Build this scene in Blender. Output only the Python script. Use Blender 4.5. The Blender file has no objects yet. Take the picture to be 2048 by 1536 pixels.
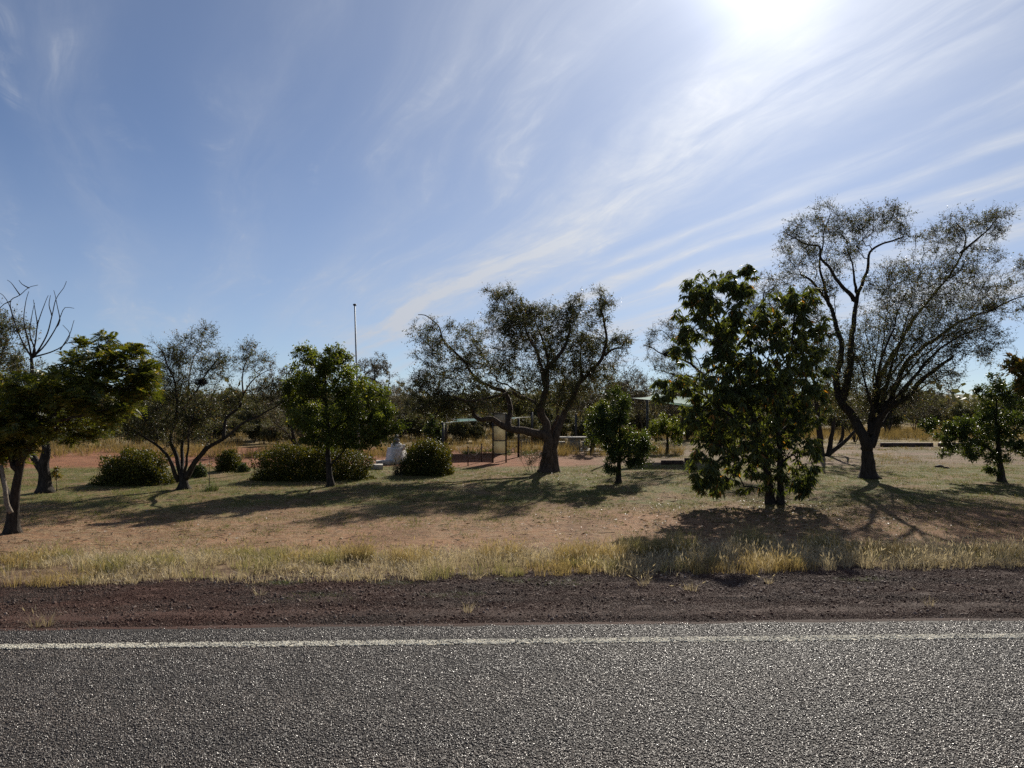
import bpy, math, random
import numpy as np
from mathutils import Vector, Matrix, noise as mnoise

# ------------------------------------------------------------------ camera
SC = bpy.context.scene
COL = SC.collection
F = 1450.0            # focal length in photo pixels (photo is 2048 wide)
HOR = 800.0           # horizon row
EYE = 2.4             # eye height above the road (seen from a tall vehicle)
cam_d = bpy.data.cameras.new('camera')
cam_d.sensor_width = 36.0
cam_d.lens = F / 2048.0 * 36.0
cam_d.shift_y = (HOR - 768.0) / 2048.0
cam_d.clip_start = 0.1
cam_d.clip_end = 20000.0
cam = bpy.data.objects.new('camera', cam_d)
cam.location = (0, 0, EYE)
cam.rotation_euler = (math.radians(90), 0, 0)
COL.objects.link(cam)
SC.camera = cam

# ------------------------------------------------------------------ sky and sun
SUN_AZ, SUN_EL = math.radians(19.2), math.radians(30.5)
SUN = Vector((math.sin(SUN_AZ) * math.cos(SUN_EL), math.cos(SUN_AZ) * math.cos(SUN_EL), math.sin(SUN_EL)))


class NT:
    """tiny helper to write node trees as expressions"""
    def __init__(self, tree):
        self.t = tree
        tree.nodes.clear()

    def n(self, typ, **kw):
        nd = self.t.nodes.new(typ)
        ins = kw.pop('ins', {})
        for k, v in kw.items():
            setattr(nd, k, v)
        for k, v in ins.items():
            self.put(nd.inputs[k], v)
        return nd

    def put(self, sock, v):
        if isinstance(v, bpy.types.NodeSocket):
            self.t.links.new(v, sock)
        else:
            sock.default_value = v

    def m(self, op, a, b=None, c=None, clamp=False):
        nd = self.t.nodes.new('ShaderNodeMath')
        nd.operation = op
        nd.use_clamp = clamp
        for i, v in enumerate((a, b, c)):
            if v is not None:
                self.put(nd.inputs[i], v)
        return nd.outputs[0]

    def smooth(self, x, lo, hi, a=0.0, b=1.0):
        nd = self.n('ShaderNodeMapRange', interpolation_type='SMOOTHSTEP')
        for i, v in enumerate((x, lo, hi, a, b)):
            self.put(nd.inputs[i], v)
        return nd.outputs[0]

    def lin(self, x, lo, hi, a=0.0, b=1.0):
        nd = self.n('ShaderNodeMapRange')
        for i, v in enumerate((x, lo, hi, a, b)):
            self.put(nd.inputs[i], v)
        return nd.outputs[0]

    def mix(self, f, a, b, blend='MIX'):
        nd = self.n('ShaderNodeMix', data_type='RGBA', blend_type=blend)
        nd.clamp_factor = True
        self.put(nd.inputs[0], f)
        self.put(nd.inputs[6], a)
        self.put(nd.inputs[7], b)
        return nd.outputs[2]

    def noise(self, vec, scale, detail=4, rough=0.55, dist=0.0, dim='3D', out=0):
        nd = self.n('ShaderNodeTexNoise', noise_dimensions=dim)
        self.put(nd.inputs['Vector'], vec)
        nd.inputs['Scale'].default_value = scale
        nd.inputs['Detail'].default_value = detail
        nd.inputs['Roughness'].default_value = rough
        nd.inputs['Distortion'].default_value = dist
        return nd.outputs[out]

    def xyz(self, x, y, z):
        nd = self.n('ShaderNodeCombineXYZ')
        for i, v in enumerate((x, y, z)):
            self.put(nd.inputs[i], v)
        return nd.outputs[0]

    def sep(self, v):
        nd = self.n('ShaderNodeSeparateXYZ')
        self.put(nd.inputs[0], v)
        return nd.outputs


def rgb(r, g, b):
    return (r, g, b, 1.0)


def build_world():
    w = bpy.data.worlds.new('World')
    SC.world = w
    w.use_nodes = True
    k = NT(w.node_tree)
    sky = k.n('ShaderNodeTexSky', sky_type='NISHITA')
    sky.sun_disc = False
    sky.sun_elevation = SUN_EL
    sky.sun_rotation = SUN_AZ
    sky.altitude = 3000.0
    sky.air_density = 1.0
    sky.dust_density = 0.2
    sky.ozone_density = 4.2
    co = k.n('ShaderNodeTexCoord').outputs['Generated']
    nrm = k.n('ShaderNodeVectorMath', operation='NORMALIZE')
    k.put(nrm.inputs[0], co)
    d = nrm.outputs[0]
    x, y, z = k.sep(d)
    zc = k.m('ADD', k.m('MAXIMUM', z, 0.0), 0.10)
    px = k.m('DIVIDE', x, zc)
    py = k.m('DIVIDE', y, zc)
    ea = math.radians(-26.0)                     # the cirrus bands run towards this bearing
    ex, ey = math.sin(ea), math.cos(ea)
    u = k.m('ADD', k.m('MULTIPLY', px, ex), k.m('MULTIPLY', py, ey))
    v = k.m('SUBTRACT', k.m('MULTIPLY', px, ey), k.m('MULTIPLY', py, ex))
    # gentle warp of the bands
    wn = k.noise(k.xyz(k.m('MULTIPLY', u, 0.55), k.m('MULTIPLY', v, 0.8), 3.3), 1.0, 4, 0.5)
    v2 = k.m('ADD', v, k.m('MULTIPLY', k.m('SUBTRACT', wn, 0.5), 0.55))
    band = k.noise(k.xyz(k.m('MULTIPLY', u, 0.30), k.m('MULTIPLY', v2, 1.3), 11.7), 1.0, 4, 0.5, 0.3)
    streak = k.noise(k.xyz(k.m('MULTIPLY', u, 0.9), k.m('MULTIPLY', v2, 5.0), 2.1), 1.0, 9, 0.6, 0.35)
    fluff = k.noise(k.xyz(k.m('MULTIPLY', u, 4.0), k.m('MULTIPLY', v2, 6.5), 7.1), 1.0, 8, 0.62, 0.8)

    def lane(centre, width, amount):             # a long lane of cirrus parallel to the wind
        q = k.m('DIVIDE', k.m('SUBTRACT', v2, centre), width)
        return k.m('MULTIPLY', k.m('EXPONENT', k.m('MULTIPLY', k.m('MULTIPLY', q, q), -1.0)), amount)
    lanes = lane(1.46, 0.22, 0.85)
    for cc, ww, aa in ((1.02, 0.08, 0.08), (1.92, 0.07, 0.5), (2.12, 0.08, 0.65), (2.42, 0.12, 0.6), (2.9, 0.22, 0.6), (3.7, 0.3, 0.5),
                       (0.72, 0.09, 0.10), (0.25, 0.12, 0.16), (-0.2, 0.10, 0.20), (-0.75, 0.07, 0.22), (-1.1, 0.08, 0.2), (-1.6, 0.25, 0.25), (-3.0, 0.4, 0.3)):
        lanes = k.m('ADD', lanes, lane(cc, ww, aa))
    side = k.smooth(v, -0.9, 1.7)                # thicker cloud over the right
    dens = k.m('MULTIPLY', lanes, k.smooth(streak, 0.22, 0.70))
    dens = k.m('ADD', dens, k.m('MULTIPLY', k.m('MULTIPLY', k.smooth(band, 0.45, 0.72), k.smooth(streak, 0.42, 0.72)), k.lin(side, 0, 1, 0.12, 0.32)))
    wisp = k.m('MULTIPLY', k.smooth(streak, 0.52, 0.80), k.smooth(fluff, 0.40, 0.72))
    dens = k.m('ADD', dens, k.m('MULTIPLY', wisp, k.lin(side, 0, 1, 0.42, 0.36)))
    dens = k.m('MULTIPLY', dens, k.lin(fluff, 0.25, 0.75, 0.6, 1.2))
    veil = k.m('ADD', k.lin(side, 0, 1, 0.075, 0.22), k.m('MULTIPLY', k.smooth(band, 0.35, 0.7), 0.08))
    dens = k.m('ADD', dens, veil, clamp=True)
    dens = k.m('ADD', k.m('MULTIPLY', dens, k.smooth(z, 0.005, 0.16, 0.45, 1.0)), k.smooth(z, 0.36, 0.0, 0.0, 0.30), clamp=True)
    # thin ice cloud scatters forward: brighter towards the sun
    dot = k.n('ShaderNodeVectorMath', operation='DOT_PRODUCT')
    k.put(dot.inputs[0], d)
    dot.inputs[1].default_value = SUN
    c = k.m('MAXIMUM', dot.outputs['Value'], 0.0)
    g1 = k.m('POWER', c, 14.0)
    g2 = k.m('POWER', c, 60.0)
    g3 = k.m('POWER', c, 420.0)
    g0 = k.m('POWER', c, 6.0)
    lum = k.m("ADD", 0.56, k.m('MULTIPLY', g1, 0.12))
    ccol = k.n('ShaderNodeVectorMath', operation='SCALE')
    ccol.inputs[0].default_value = (0.92, 0.985, 1.11)
    k.put(ccol.inputs['Scale'], lum)
    skyc = k.n('ShaderNodeVectorMath', operation='SCALE')
    k.put(skyc.inputs[0], k.mix(1.0, sky.outputs[0], rgb(0.93, 1.02, 1.10), 'MULTIPLY'))
    skyc.inputs['Scale'].default_value = 0.075
    both = k.mix(dens, skyc.outputs[0], ccol.outputs[0])
    # aureole of the sun in the ice veil
    au = k.m('ADD', k.m('ADD', k.m('MULTIPLY', g3, 0.75), k.m('MULTIPLY', g2, 0.22)),
             k.m('ADD', k.m('MULTIPLY', g1, 0.17), k.m('MULTIPLY', g0, 0.085)))
    auc = k.n('ShaderNodeVectorMath', operation='SCALE')
    auc.inputs[0].default_value = (1.0, 0.99, 0.97)
    k.put(auc.inputs['Scale'], au)
    tot = k.mix(1.0, both, auc.outputs[0], 'ADD')
    bg = k.n('ShaderNodeBackground')
    k.put(bg.inputs[0], tot)
    bg.inputs[1].default_value = 0.67
    out = k.n('ShaderNodeOutputWorld')
    w.node_tree.links.new(bg.outputs[0], out.inputs[0])
    w.cycles.sampling_method = 'MANUAL'
    w.cycles.sample_map_resolution = 512


build_world()
sun_d = bpy.data.lights.new('sun', 'SUN')
sun_d.energy = 5.0
sun_d.angle = math.radians(0.53)
sun_d.color = (1.0, 0.93, 0.82)
sun = bpy.data.objects.new('sun', sun_d)
sun.rotation_euler = SUN.to_track_quat('Z', 'Y').to_euler()
sun.location = (20, 40, 60)
COL.objects.link(sun)

SC.view_settings.view_transform = 'Standard'
SC.view_settings.look = 'None'
SC.view_settings.exposure = 0.58
SC.view_settings.gamma = 1.0
SC.cycles.use_denoising = False
SC.cycles.max_bounces = 6
SC.cycles.diffuse_bounces = 3
SC.cycles.glossy_bounces = 2
SC.cycles.transmission_bounces = 4
SC.cycles.sample_clamp_indirect = 4.0

# ------------------------------------------------------------------ helpers
def lin_col(f, a, b):
    return tuple(a[i] + (b[i] - a[i]) * f for i in range(3))


def tag(o, label=None, cat=None, group=None, kind=None):
    if label:
        o['label'] = label
    if cat:
        o['category'] = cat
    if group:
        o['group'] = group
    if kind:
        o['kind'] = kind
    return o


def link(o, parent=None):
    COL.objects.link(o)
    if parent is not None:
        o.parent = parent
    return o


def empty(name, loc, label, cat, group=None):
    o = bpy.data.objects.new(name, None)
    o.location = loc
    o.empty_display_size = 0.2
    link(o)
    return tag(o, label, cat, group)


def mesh_np(name, V, faces, mat, smooth=False):
    """V: (n,3) array; faces: list of (m,k) index arrays"""
    me = bpy.data.meshes.new(name)
    V = np.ascontiguousarray(V, dtype=np.float32)
    me.vertices.add(len(V))
    me.vertices.foreach_set('co', V.ravel())
    faces = [np.asarray(f, dtype=np.int32) for f in faces if len(f)]
    loops = np.concatenate([f.ravel() for f in faces])
    tot = np.concatenate([np.full(len(f), f.shape[1], dtype=np.int32) for f in faces])
    start = np.concatenate([[0], np.cumsum(tot)[:-1]]).astype(np.int32)
    me.loops.add(len(loops))
    me.loops.foreach_set('vertex_index', loops)
    me.polygons.add(len(tot))
    me.polygons.foreach_set('loop_start', start)
    me.polygons.foreach_set('loop_total', tot)
    me.update(calc_edges=True)
    me.validate()
    if smooth:
        me.polygons.foreach_set('use_smooth', np.ones(len(tot), dtype=bool))
    me.materials.append(mat)
    return me


def obj_np(name, V, faces, mat, parent=None, smooth=False):
    return link(bpy.data.objects.new(name, mesh_np(name, V, faces, mat, smooth)), parent)


def unit(a):
    return a / np.maximum(np.linalg.norm(a, axis=-1, keepdims=True), 1e-9)


class Shape:
    """collects simple solids and becomes ONE mesh"""
    def __init__(self):
        self.V, self.F3, self.F4, self.n = [], [], [], 0

    def add(self, V, f4=(), f3=()):
        V = np.asarray(V, float)
        if len(f4):
            self.F4.append(np.asarray(f4) + self.n)
        if len(f3):
            self.F3.append(np.asarray(f3) + self.n)
        self.V.append(V)
        self.n += len(V)
        return self

    def box(self, c, s, rz=0.0, bev=0.0, tilt=None):
        """bevelled box: centre, full sizes"""
        hx, hy, hz = s[0] / 2, s[1] / 2, s[2] / 2
        b = min(bev, 0.45 * min(s)) if bev else 0.0
        if b:
            V, sg = [], [(-1, -1), (1, -1), (1, 1), (-1, 1)]
            for z, k in ((-hz, b), (-hz + b, 0), (hz - b, 0), (hz, b)):
                for x, y in sg:
                    V.append((x * (hx - k), y * (hy - k), z))
            F = [(3, 2, 1, 0), (12, 13, 14, 15)]
            for r in range(3):
                for i in range(4):
                    F.append((r * 4 + i, r * 4 + (i + 1) % 4, r * 4 + 4 + (i + 1) % 4, r * 4 + 4 + i))
        else:
            V = [(x * hx, y * hy, z * hz) for z in (-1, 1) for x, y in ((-1, -1), (1, -1), (1, 1), (-1, 1))]
            F = [(3, 2, 1, 0), (4, 5, 6, 7), (0, 1, 5, 4), (1, 2, 6, 5), (2, 3, 7, 6), (3, 0, 4, 7)]
        V = np.array(V)
        if tilt is not None:
            V = V @ np.array(Matrix.Rotation(tilt[0], 3, tilt[1])).T
        c0, s0 = math.cos(rz), math.sin(rz)
        V = V @ np.array([[c0, -s0, 0], [s0, c0, 0], [0, 0, 1]]).T + np.array(c)
        return self.add(V, F)

    def tube(self, P, R, n=8, cap=True):
        V, F, F3 = tube_np(np.asarray(P, float), np.asarray(R, float), n, cap)
        return self.add(V, F, F3)

    def build(self, name, mat, parent=None, smooth=False):
        fs = []
        if self.F4:
            fs.append(np.concatenate(self.F4))
        if self.F3:
            fs.append(np.concatenate(self.F3))
        return obj_np(name, np.concatenate(self.V), fs, mat, parent, smooth)


def frames(P):
    """parallel-transport frames along a polyline"""
    T = np.zeros_like(P)
    T[1:-1] = P[2:] - P[:-2]
    T[0], T[-1] = P[1] - P[0], P[-1] - P[-2]
    T = unit(T)
    a = np.array([1.0, 0, 0]) if abs(T[0][0]) < 0.8 else np.array([0, 1.0, 0])
    A = np.zeros_like(P)
    cur = unit(np.cross(T[0], a))
    for i in range(len(P)):
        cur = unit(cur - T[i] * np.dot(cur, T[i]))
        A[i] = cur
    return T, A, np.cross(T, A)


def tube_np(P, R, n=8, cap=True, rough=0.0, rng=None):
    T, A, B = frames(P)
    m = len(P)
    th = np.linspace(0, 2 * math.pi, n, endpoint=False)
    rad = np.repeat(R[:, None], n, 1)
    if rough and rng is not None:
        ridge = 1 + rough * rng.normal(0, 1, n) * 0.8
        rad = rad * ridge[None, :] * (1 + rough * rng.normal(0, 0.6, (m, n)))
    V = P[:, None, :] + rad[..., None] * (np.cos(th)[None, :, None] * A[:, None, :] + np.sin(th)[None, :, None] * B[:, None, :])
    V = V.reshape(-1, 3)
    i = np.arange(m - 1)[:, None] * n
    j = np.arange(n)[None, :]
    j2 = (j + 1) % n
    Fq = np.stack([i + j, i + j2, i + n + j2, i + n + j], -1).reshape(-1, 4)
    F3 = []
    if cap:
        V = np.vstack([V, P[:1], P[-1:]])
        c0, c1 = m * n, m * n + 1
        for q in range(n):
            F3.append((c0, (q + 1) % n, q))
            F3.append((c1, (m - 1) * n + q, (m - 1) * n + (q + 1) % n))
    return V, Fq, np.array(F3, dtype=int).reshape(-1, 3)


def catmull(P, step):
    P = np.asarray(P, float)
    if len(P) < 3:
        n = max(2, int(np.linalg.norm(P[-1] - P[0]) / step) + 1)
        return np.linspace(P[0], P[-1], n), np.linspace(0, 1, n)
    Q = np.vstack([2 * P[0] - P[1], P, 2 * P[-1] - P[-2]])
    out, par = [], []
    for i in range(1, len(Q) - 2):
        n = max(2, int(np.linalg.norm(Q[i + 1] - Q[i]) / step) + 1)
        for t in np.linspace(0, 1, n, endpoint=False):
            a, b, c, d = Q[i - 1], Q[i], Q[i + 1], Q[i + 2]
            out.append(0.5 * (2 * b + (c - a) * t + (2 * a - 5 * b + 4 * c - d) * t * t + (3 * b - a - 3 * c + d) * t ** 3))
            par.append((i - 1 + t) / (len(P) - 1))
    out.append(P[-1])
    par.append(1.0)
    return np.array(out), np.array(par)


def P3(px, py, d):
    """point of the place that stands at depth d (metres) and is seen at photo pixel px, py"""
    return np.array([(px - 1024.0) / F * d, d, EYE + (HOR - py) / F * d])


def road_t(x, y):
    return y - 0.0325 * x


def shoulder_z(t):
    if t < 7.7:
        return 0.0
    if t < 10.5:
        return -0.14 * (t - 7.7) / 2.8
    if t < 14.5:
        q = (t - 10.5) / 4.0
        return -0.14 - 0.26 * q * q * (3 - 2 * q)
    return -0.40


def gz(x, y):
    """height of the ground"""
    t = road_t(x, y)
    z = shoulder_z(t)
    if t < 10.8:
        return z - 0.035 * min(1.0, max(0.0, (10.8 - t) / 0.5))
    amp = 0.05 * min(1.0, (t - 10.8) / 3.0)
    return z + amp * mnoise.noise(Vector((x * 0.16, y * 0.16, 1.7))) + 0.35 * amp * mnoise.noise(Vector((x * 0.9, y * 0.9, 4.1)))


def depth_at(py):
    return (EYE + 0.40) * F / (py - HOR)


def onground(px, d):
    x = (px - 1024.0) / F * d
    return np.array([x, d, gz(x, d)])


# ------------------------------------------------------------------ materials
MATS = {}


def material(name):
    m = bpy.data.materials.new(name)
    m.use_nodes = True
    MATS[name] = m
    return m, NT(m.node_tree)


def finish(k, shader):
    out = k.n('ShaderNodeOutputMaterial')
    k.t.links.new(shader, out.inputs[0])


def principled(k, col, rough=0.8, spec=0.3, bump=None, metal=0.0):
    p = k.n('ShaderNodeBsdfPrincipled')
    k.put(p.inputs['Base Color'], col)
    k.put(p.inputs['Roughness'], rough)
    k.put(p.inputs['Specular IOR Level'], spec)
    k.put(p.inputs['Metallic'], metal)
    if bump is not None:
        k.put(p.inputs['Normal'], bump)
    return p.outputs[0]


def bump(k, h, strength=0.5, dist=0.02):
    b = k.n('ShaderNodeBump')
    b.inputs['Strength'].default_value = strength
    b.inputs['Distance'].default_value = dist
    k.put(b.inputs['Height'], h)
    return b.outputs[0]


def leaf_material(name, c_dark, c_light, c_odd=None, odd=0.06, trans=0.45, tcol=(1.5, 1.5, 0.6), rough=0.42, spec=0.5):
    m, k = material(name)
    g = k.n('ShaderNodeNewGeometry')
    r = g.outputs['Random Per Island']
    pos = g.outputs['Position']
    big = k.noise(pos, 1.1, 2, 0.5)
    f = k.m('ADD', k.m('MULTIPLY', r, 0.6), k.m('MULTIPLY', k.smooth(big, 0.3, 0.7), 0.4))
    col = k.mix(f, rgb(*c_dark), rgb(*c_light))
    if c_odd is not None:
        h = k.m('FRACT', k.m('MULTIPLY', r, 37.7))
        col = k.mix(k.m('LESS_THAN', h, odd), col, rgb(*c_odd))
    pr = principled(k, col, rough, spec)
    tr = k.n('ShaderNodeBsdfTranslucent')
    k.put(tr.inputs[0], k.mix(1.0, col, rgb(*tcol), 'MULTIPLY'))
    ms = k.n('ShaderNodeMixShader')
    ms.inputs[0].default_value = trans
    k.t.links.new(pr, ms.inputs[1])
    k.t.links.new(tr.outputs[0], ms.inputs[2])
    finish(k, ms.outputs[0])
    return m


def bark_material(name, a, b):
    m, k = material(name)
    co = k.n('ShaderNodeTexCoord').outputs['Object']
    x, y, z = k.sep(co)
    st = k.noise(k.xyz(k.m('MULTIPLY', x, 9.0), k.m('MULTIPLY', y, 9.0), k.m('MULTIPLY', z, 2.0)), 2.2, 8, 0.65, 0.6)
    fine = k.noise(co, 40.0, 6, 0.6)
    h = k.m('ADD', st, k.m('MULTIPLY', fine, 0.3))
    col = k.mix(k.smooth(st, 0.35, 0.65), rgb(*a), rgb(*b))
    col = k.mix(k.smooth(fine, 0.3, 0.7, 0.0, 0.35), col, rgb(*[v * 0.5 for v in a]))
    finish(k, principled(k, col, 0.9, 0.15, bump(k, h, 0.9, 0.05)))
    return m


M_leaf_acacia = leaf_material('acacia_leaf', (0.045, 0.052, 0.021), (0.105, 0.105, 0.042), (0.16, 0.10, 0.045), 0.12, 0.40, (1.25, 1.25, 0.7), 0.5, 0.35)
M_leaf_grey = leaf_material('grey_scrub_leaf', (0.055, 0.052, 0.036), (0.11, 0.098, 0.062), (0.16, 0.11, 0.06), 0.12, 0.30, (1.2, 1.15, 0.8), 0.6, 0.25)
M_leaf_glossy = leaf_material('glossy_leaf', (0.045, 0.068, 0.017), (0.115, 0.135, 0.034), (0.16, 0.15, 0.04), 0.06, 0.48, (1.7, 1.6, 0.5), 0.42, 0.25)
M_leaf_dark = leaf_material('dark_round_leaf', (0.028, 0.046, 0.017), (0.070, 0.095, 0.028), (0.13, 0.13, 0.035), 0.06, 0.36, (1.6, 1.5, 0.5), 0.42, 0.25)
M_leaf_mango = leaf_material('mango_leaf', (0.044, 0.062, 0.020), (0.118, 0.132, 0.043), (0.30, 0.14, 0.035), 0.03, 0.45, (1.5, 1.45, 0.5), 0.42, 0.3)
M_leaf_fern = leaf_material('feathery_leaf', (0.045, 0.062, 0.014), (0.115, 0.125, 0.025), (0.20, 0.15, 0.03), 0.06, 0.45, (1.5, 1.4, 0.5), 0.45, 0.35)
M_leaf_hedge = leaf_material('hedge_leaf', (0.025, 0.034, 0.009), (0.085, 0.088, 0.018), (0.16, 0.13, 0.02), 0.08, 0.32, (1.7, 1.5, 0.4), 0.5, 0.2)
M_leaf_scrub = leaf_material('far_scrub_leaf', (0.055, 0.060, 0.030), (0.12, 0.115, 0.055), (0.17, 0.13, 0.06), 0.1, 0.30, (1.3, 1.25, 0.7), 0.6, 0.2)
M_leaf_yellow = leaf_material('yellowing_leaf', (0.07, 0.07, 0.015), (0.16, 0.14, 0.03), (0.22, 0.12, 0.03), 0.15, 0.40, (1.4, 1.3, 0.5), 0.45, 0.4)
M_bark = bark_material('dark_bark', (0.024, 0.019, 0.015), (0.066, 0.053, 0.042))
M_bark_brown = bark_material('brown_bark', (0.055, 0.037, 0.026), (0.14, 0.10, 0.072))
M_bark_pale = bark_material('pale_dead_wood', (0.16, 0.13, 0.10), (0.33, 0.28, 0.22))
M_grass_dry = leaf_material('dry_grass', (0.27, 0.215, 0.14), (0.56, 0.48, 0.34), (0.13, 0.105, 0.055), 0.12, 0.38, (1.15, 1.1, 0.85), 0.6, 0.2)
M_grass_gold = leaf_material('golden_grass', (0.23, 0.165, 0.08), (0.44, 0.345, 0.18), (0.13, 0.10, 0.04), 0.12, 0.40, (1.15, 1.1, 0.75), 0.6, 0.2)
M_grass_lime = leaf_material('lime_grass', (0.12, 0.115, 0.05), (0.32, 0.28, 0.155), (0.33, 0.27, 0.16), 0.35, 0.40, (1.15, 1.15, 0.7), 0.55, 0.2)
M_grass_lawn = leaf_material('lawn_grass', (0.055, 0.072, 0.020), (0.135, 0.145, 0.045), (0.23, 0.18, 0.10), 0.22, 0.38, (1.25, 1.3, 0.6), 0.6, 0.15)
M_grass_bank = leaf_material('bank_grass', (0.16, 0.115, 0.05), (0.32, 0.24, 0.11), (0.09, 0.075, 0.035), 0.14, 0.35, (1.2, 1.1, 0.7), 0.65, 0.15)
M_weed = leaf_material('green_weed', (0.045, 0.062, 0.022), (0.10, 0.12, 0.045), None, 0, 0.35, (1.3, 1.3, 0.6), 0.55, 0.3)
M_litter = leaf_material('leaf_litter', (0.08, 0.05, 0.03), (0.20, 0.14, 0.085), (0.38, 0.30, 0.21), 0.07, 0.12, (1.1, 1.0, 0.8), 0.6, 0.3)


def plain(name, col, rough=0.7, spec=0.3, metal=0.0, var=0.25, scale=6.0, bmp=0.15, trans=0.0):
    m, k = material(name)
    co = k.n('ShaderNodeTexCoord').outputs['Object']
    nz = k.noise(co, scale, 6, 0.6)
    c = k.mix(k.smooth(nz, 0.3, 0.7), rgb(*[v * (1 - var) for v in col]), rgb(*[min(1, v * (1 + var * 0.5)) for v in col]))
    sh = principled(k, c, rough, spec, bump(k, k.noise(co, scale * 8, 4, 0.6), bmp, 0.01), metal)
    if trans:
        tr = k.n('ShaderNodeBsdfTranslucent')
        k.put(tr.inputs[0], c)
        ms = k.n('ShaderNodeMixShader')
        ms.inputs[0].default_value = trans
        k.t.links.new(sh, ms.inputs[1])
        k.t.links.new(tr.outputs[0], ms.inputs[2])
        sh = ms.outputs[0]
    finish(k, sh)
    return m


M_steel_dark = plain('dark_painted_steel', (0.020, 0.018, 0.017), 0.5, 0.4)
M_steel_rust = plain('rusted_steel', (0.075, 0.046, 0.034), 0.8, 0.2, var=0.5)
M_galv = plain('galvanised_pole', (0.30, 0.32, 0.33), 0.6, 0.4, 0.2)
M_white_stone = plain('white_painted_stone', (0.62, 0.60, 0.56), 0.8, 0.3, var=0.2)
M_concrete = plain('grey_concrete', (0.34, 0.32, 0.28), 0.9, 0.2, var=0.3)
M_slab = plain('pale_concrete', (0.46, 0.42, 0.36), 0.9, 0.2, var=0.25)
M_sail = plain('teal_shade_cloth', (0.14, 0.25, 0.23), 0.9, 0.05, var=0.08, trans=0.4)
M_sail_pale = plain('pale_green_shade_cloth', (0.50, 0.64, 0.58), 0.8, 0.1, var=0.06, trans=0.55)
M_panel = plain('cream_screen_sheet', (0.50, 0.46, 0.34), 0.8, 0.1, var=0.12, trans=0.5)
M_panel_grey = plain('grey_screen_sheet', (0.30, 0.29, 0.26), 0.7, 0.2, var=0.15, trans=0.4)
M_bronze = plain('weathered_bronze', (0.16, 0.15, 0.13), 0.5, 0.5, 0.3)


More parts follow.
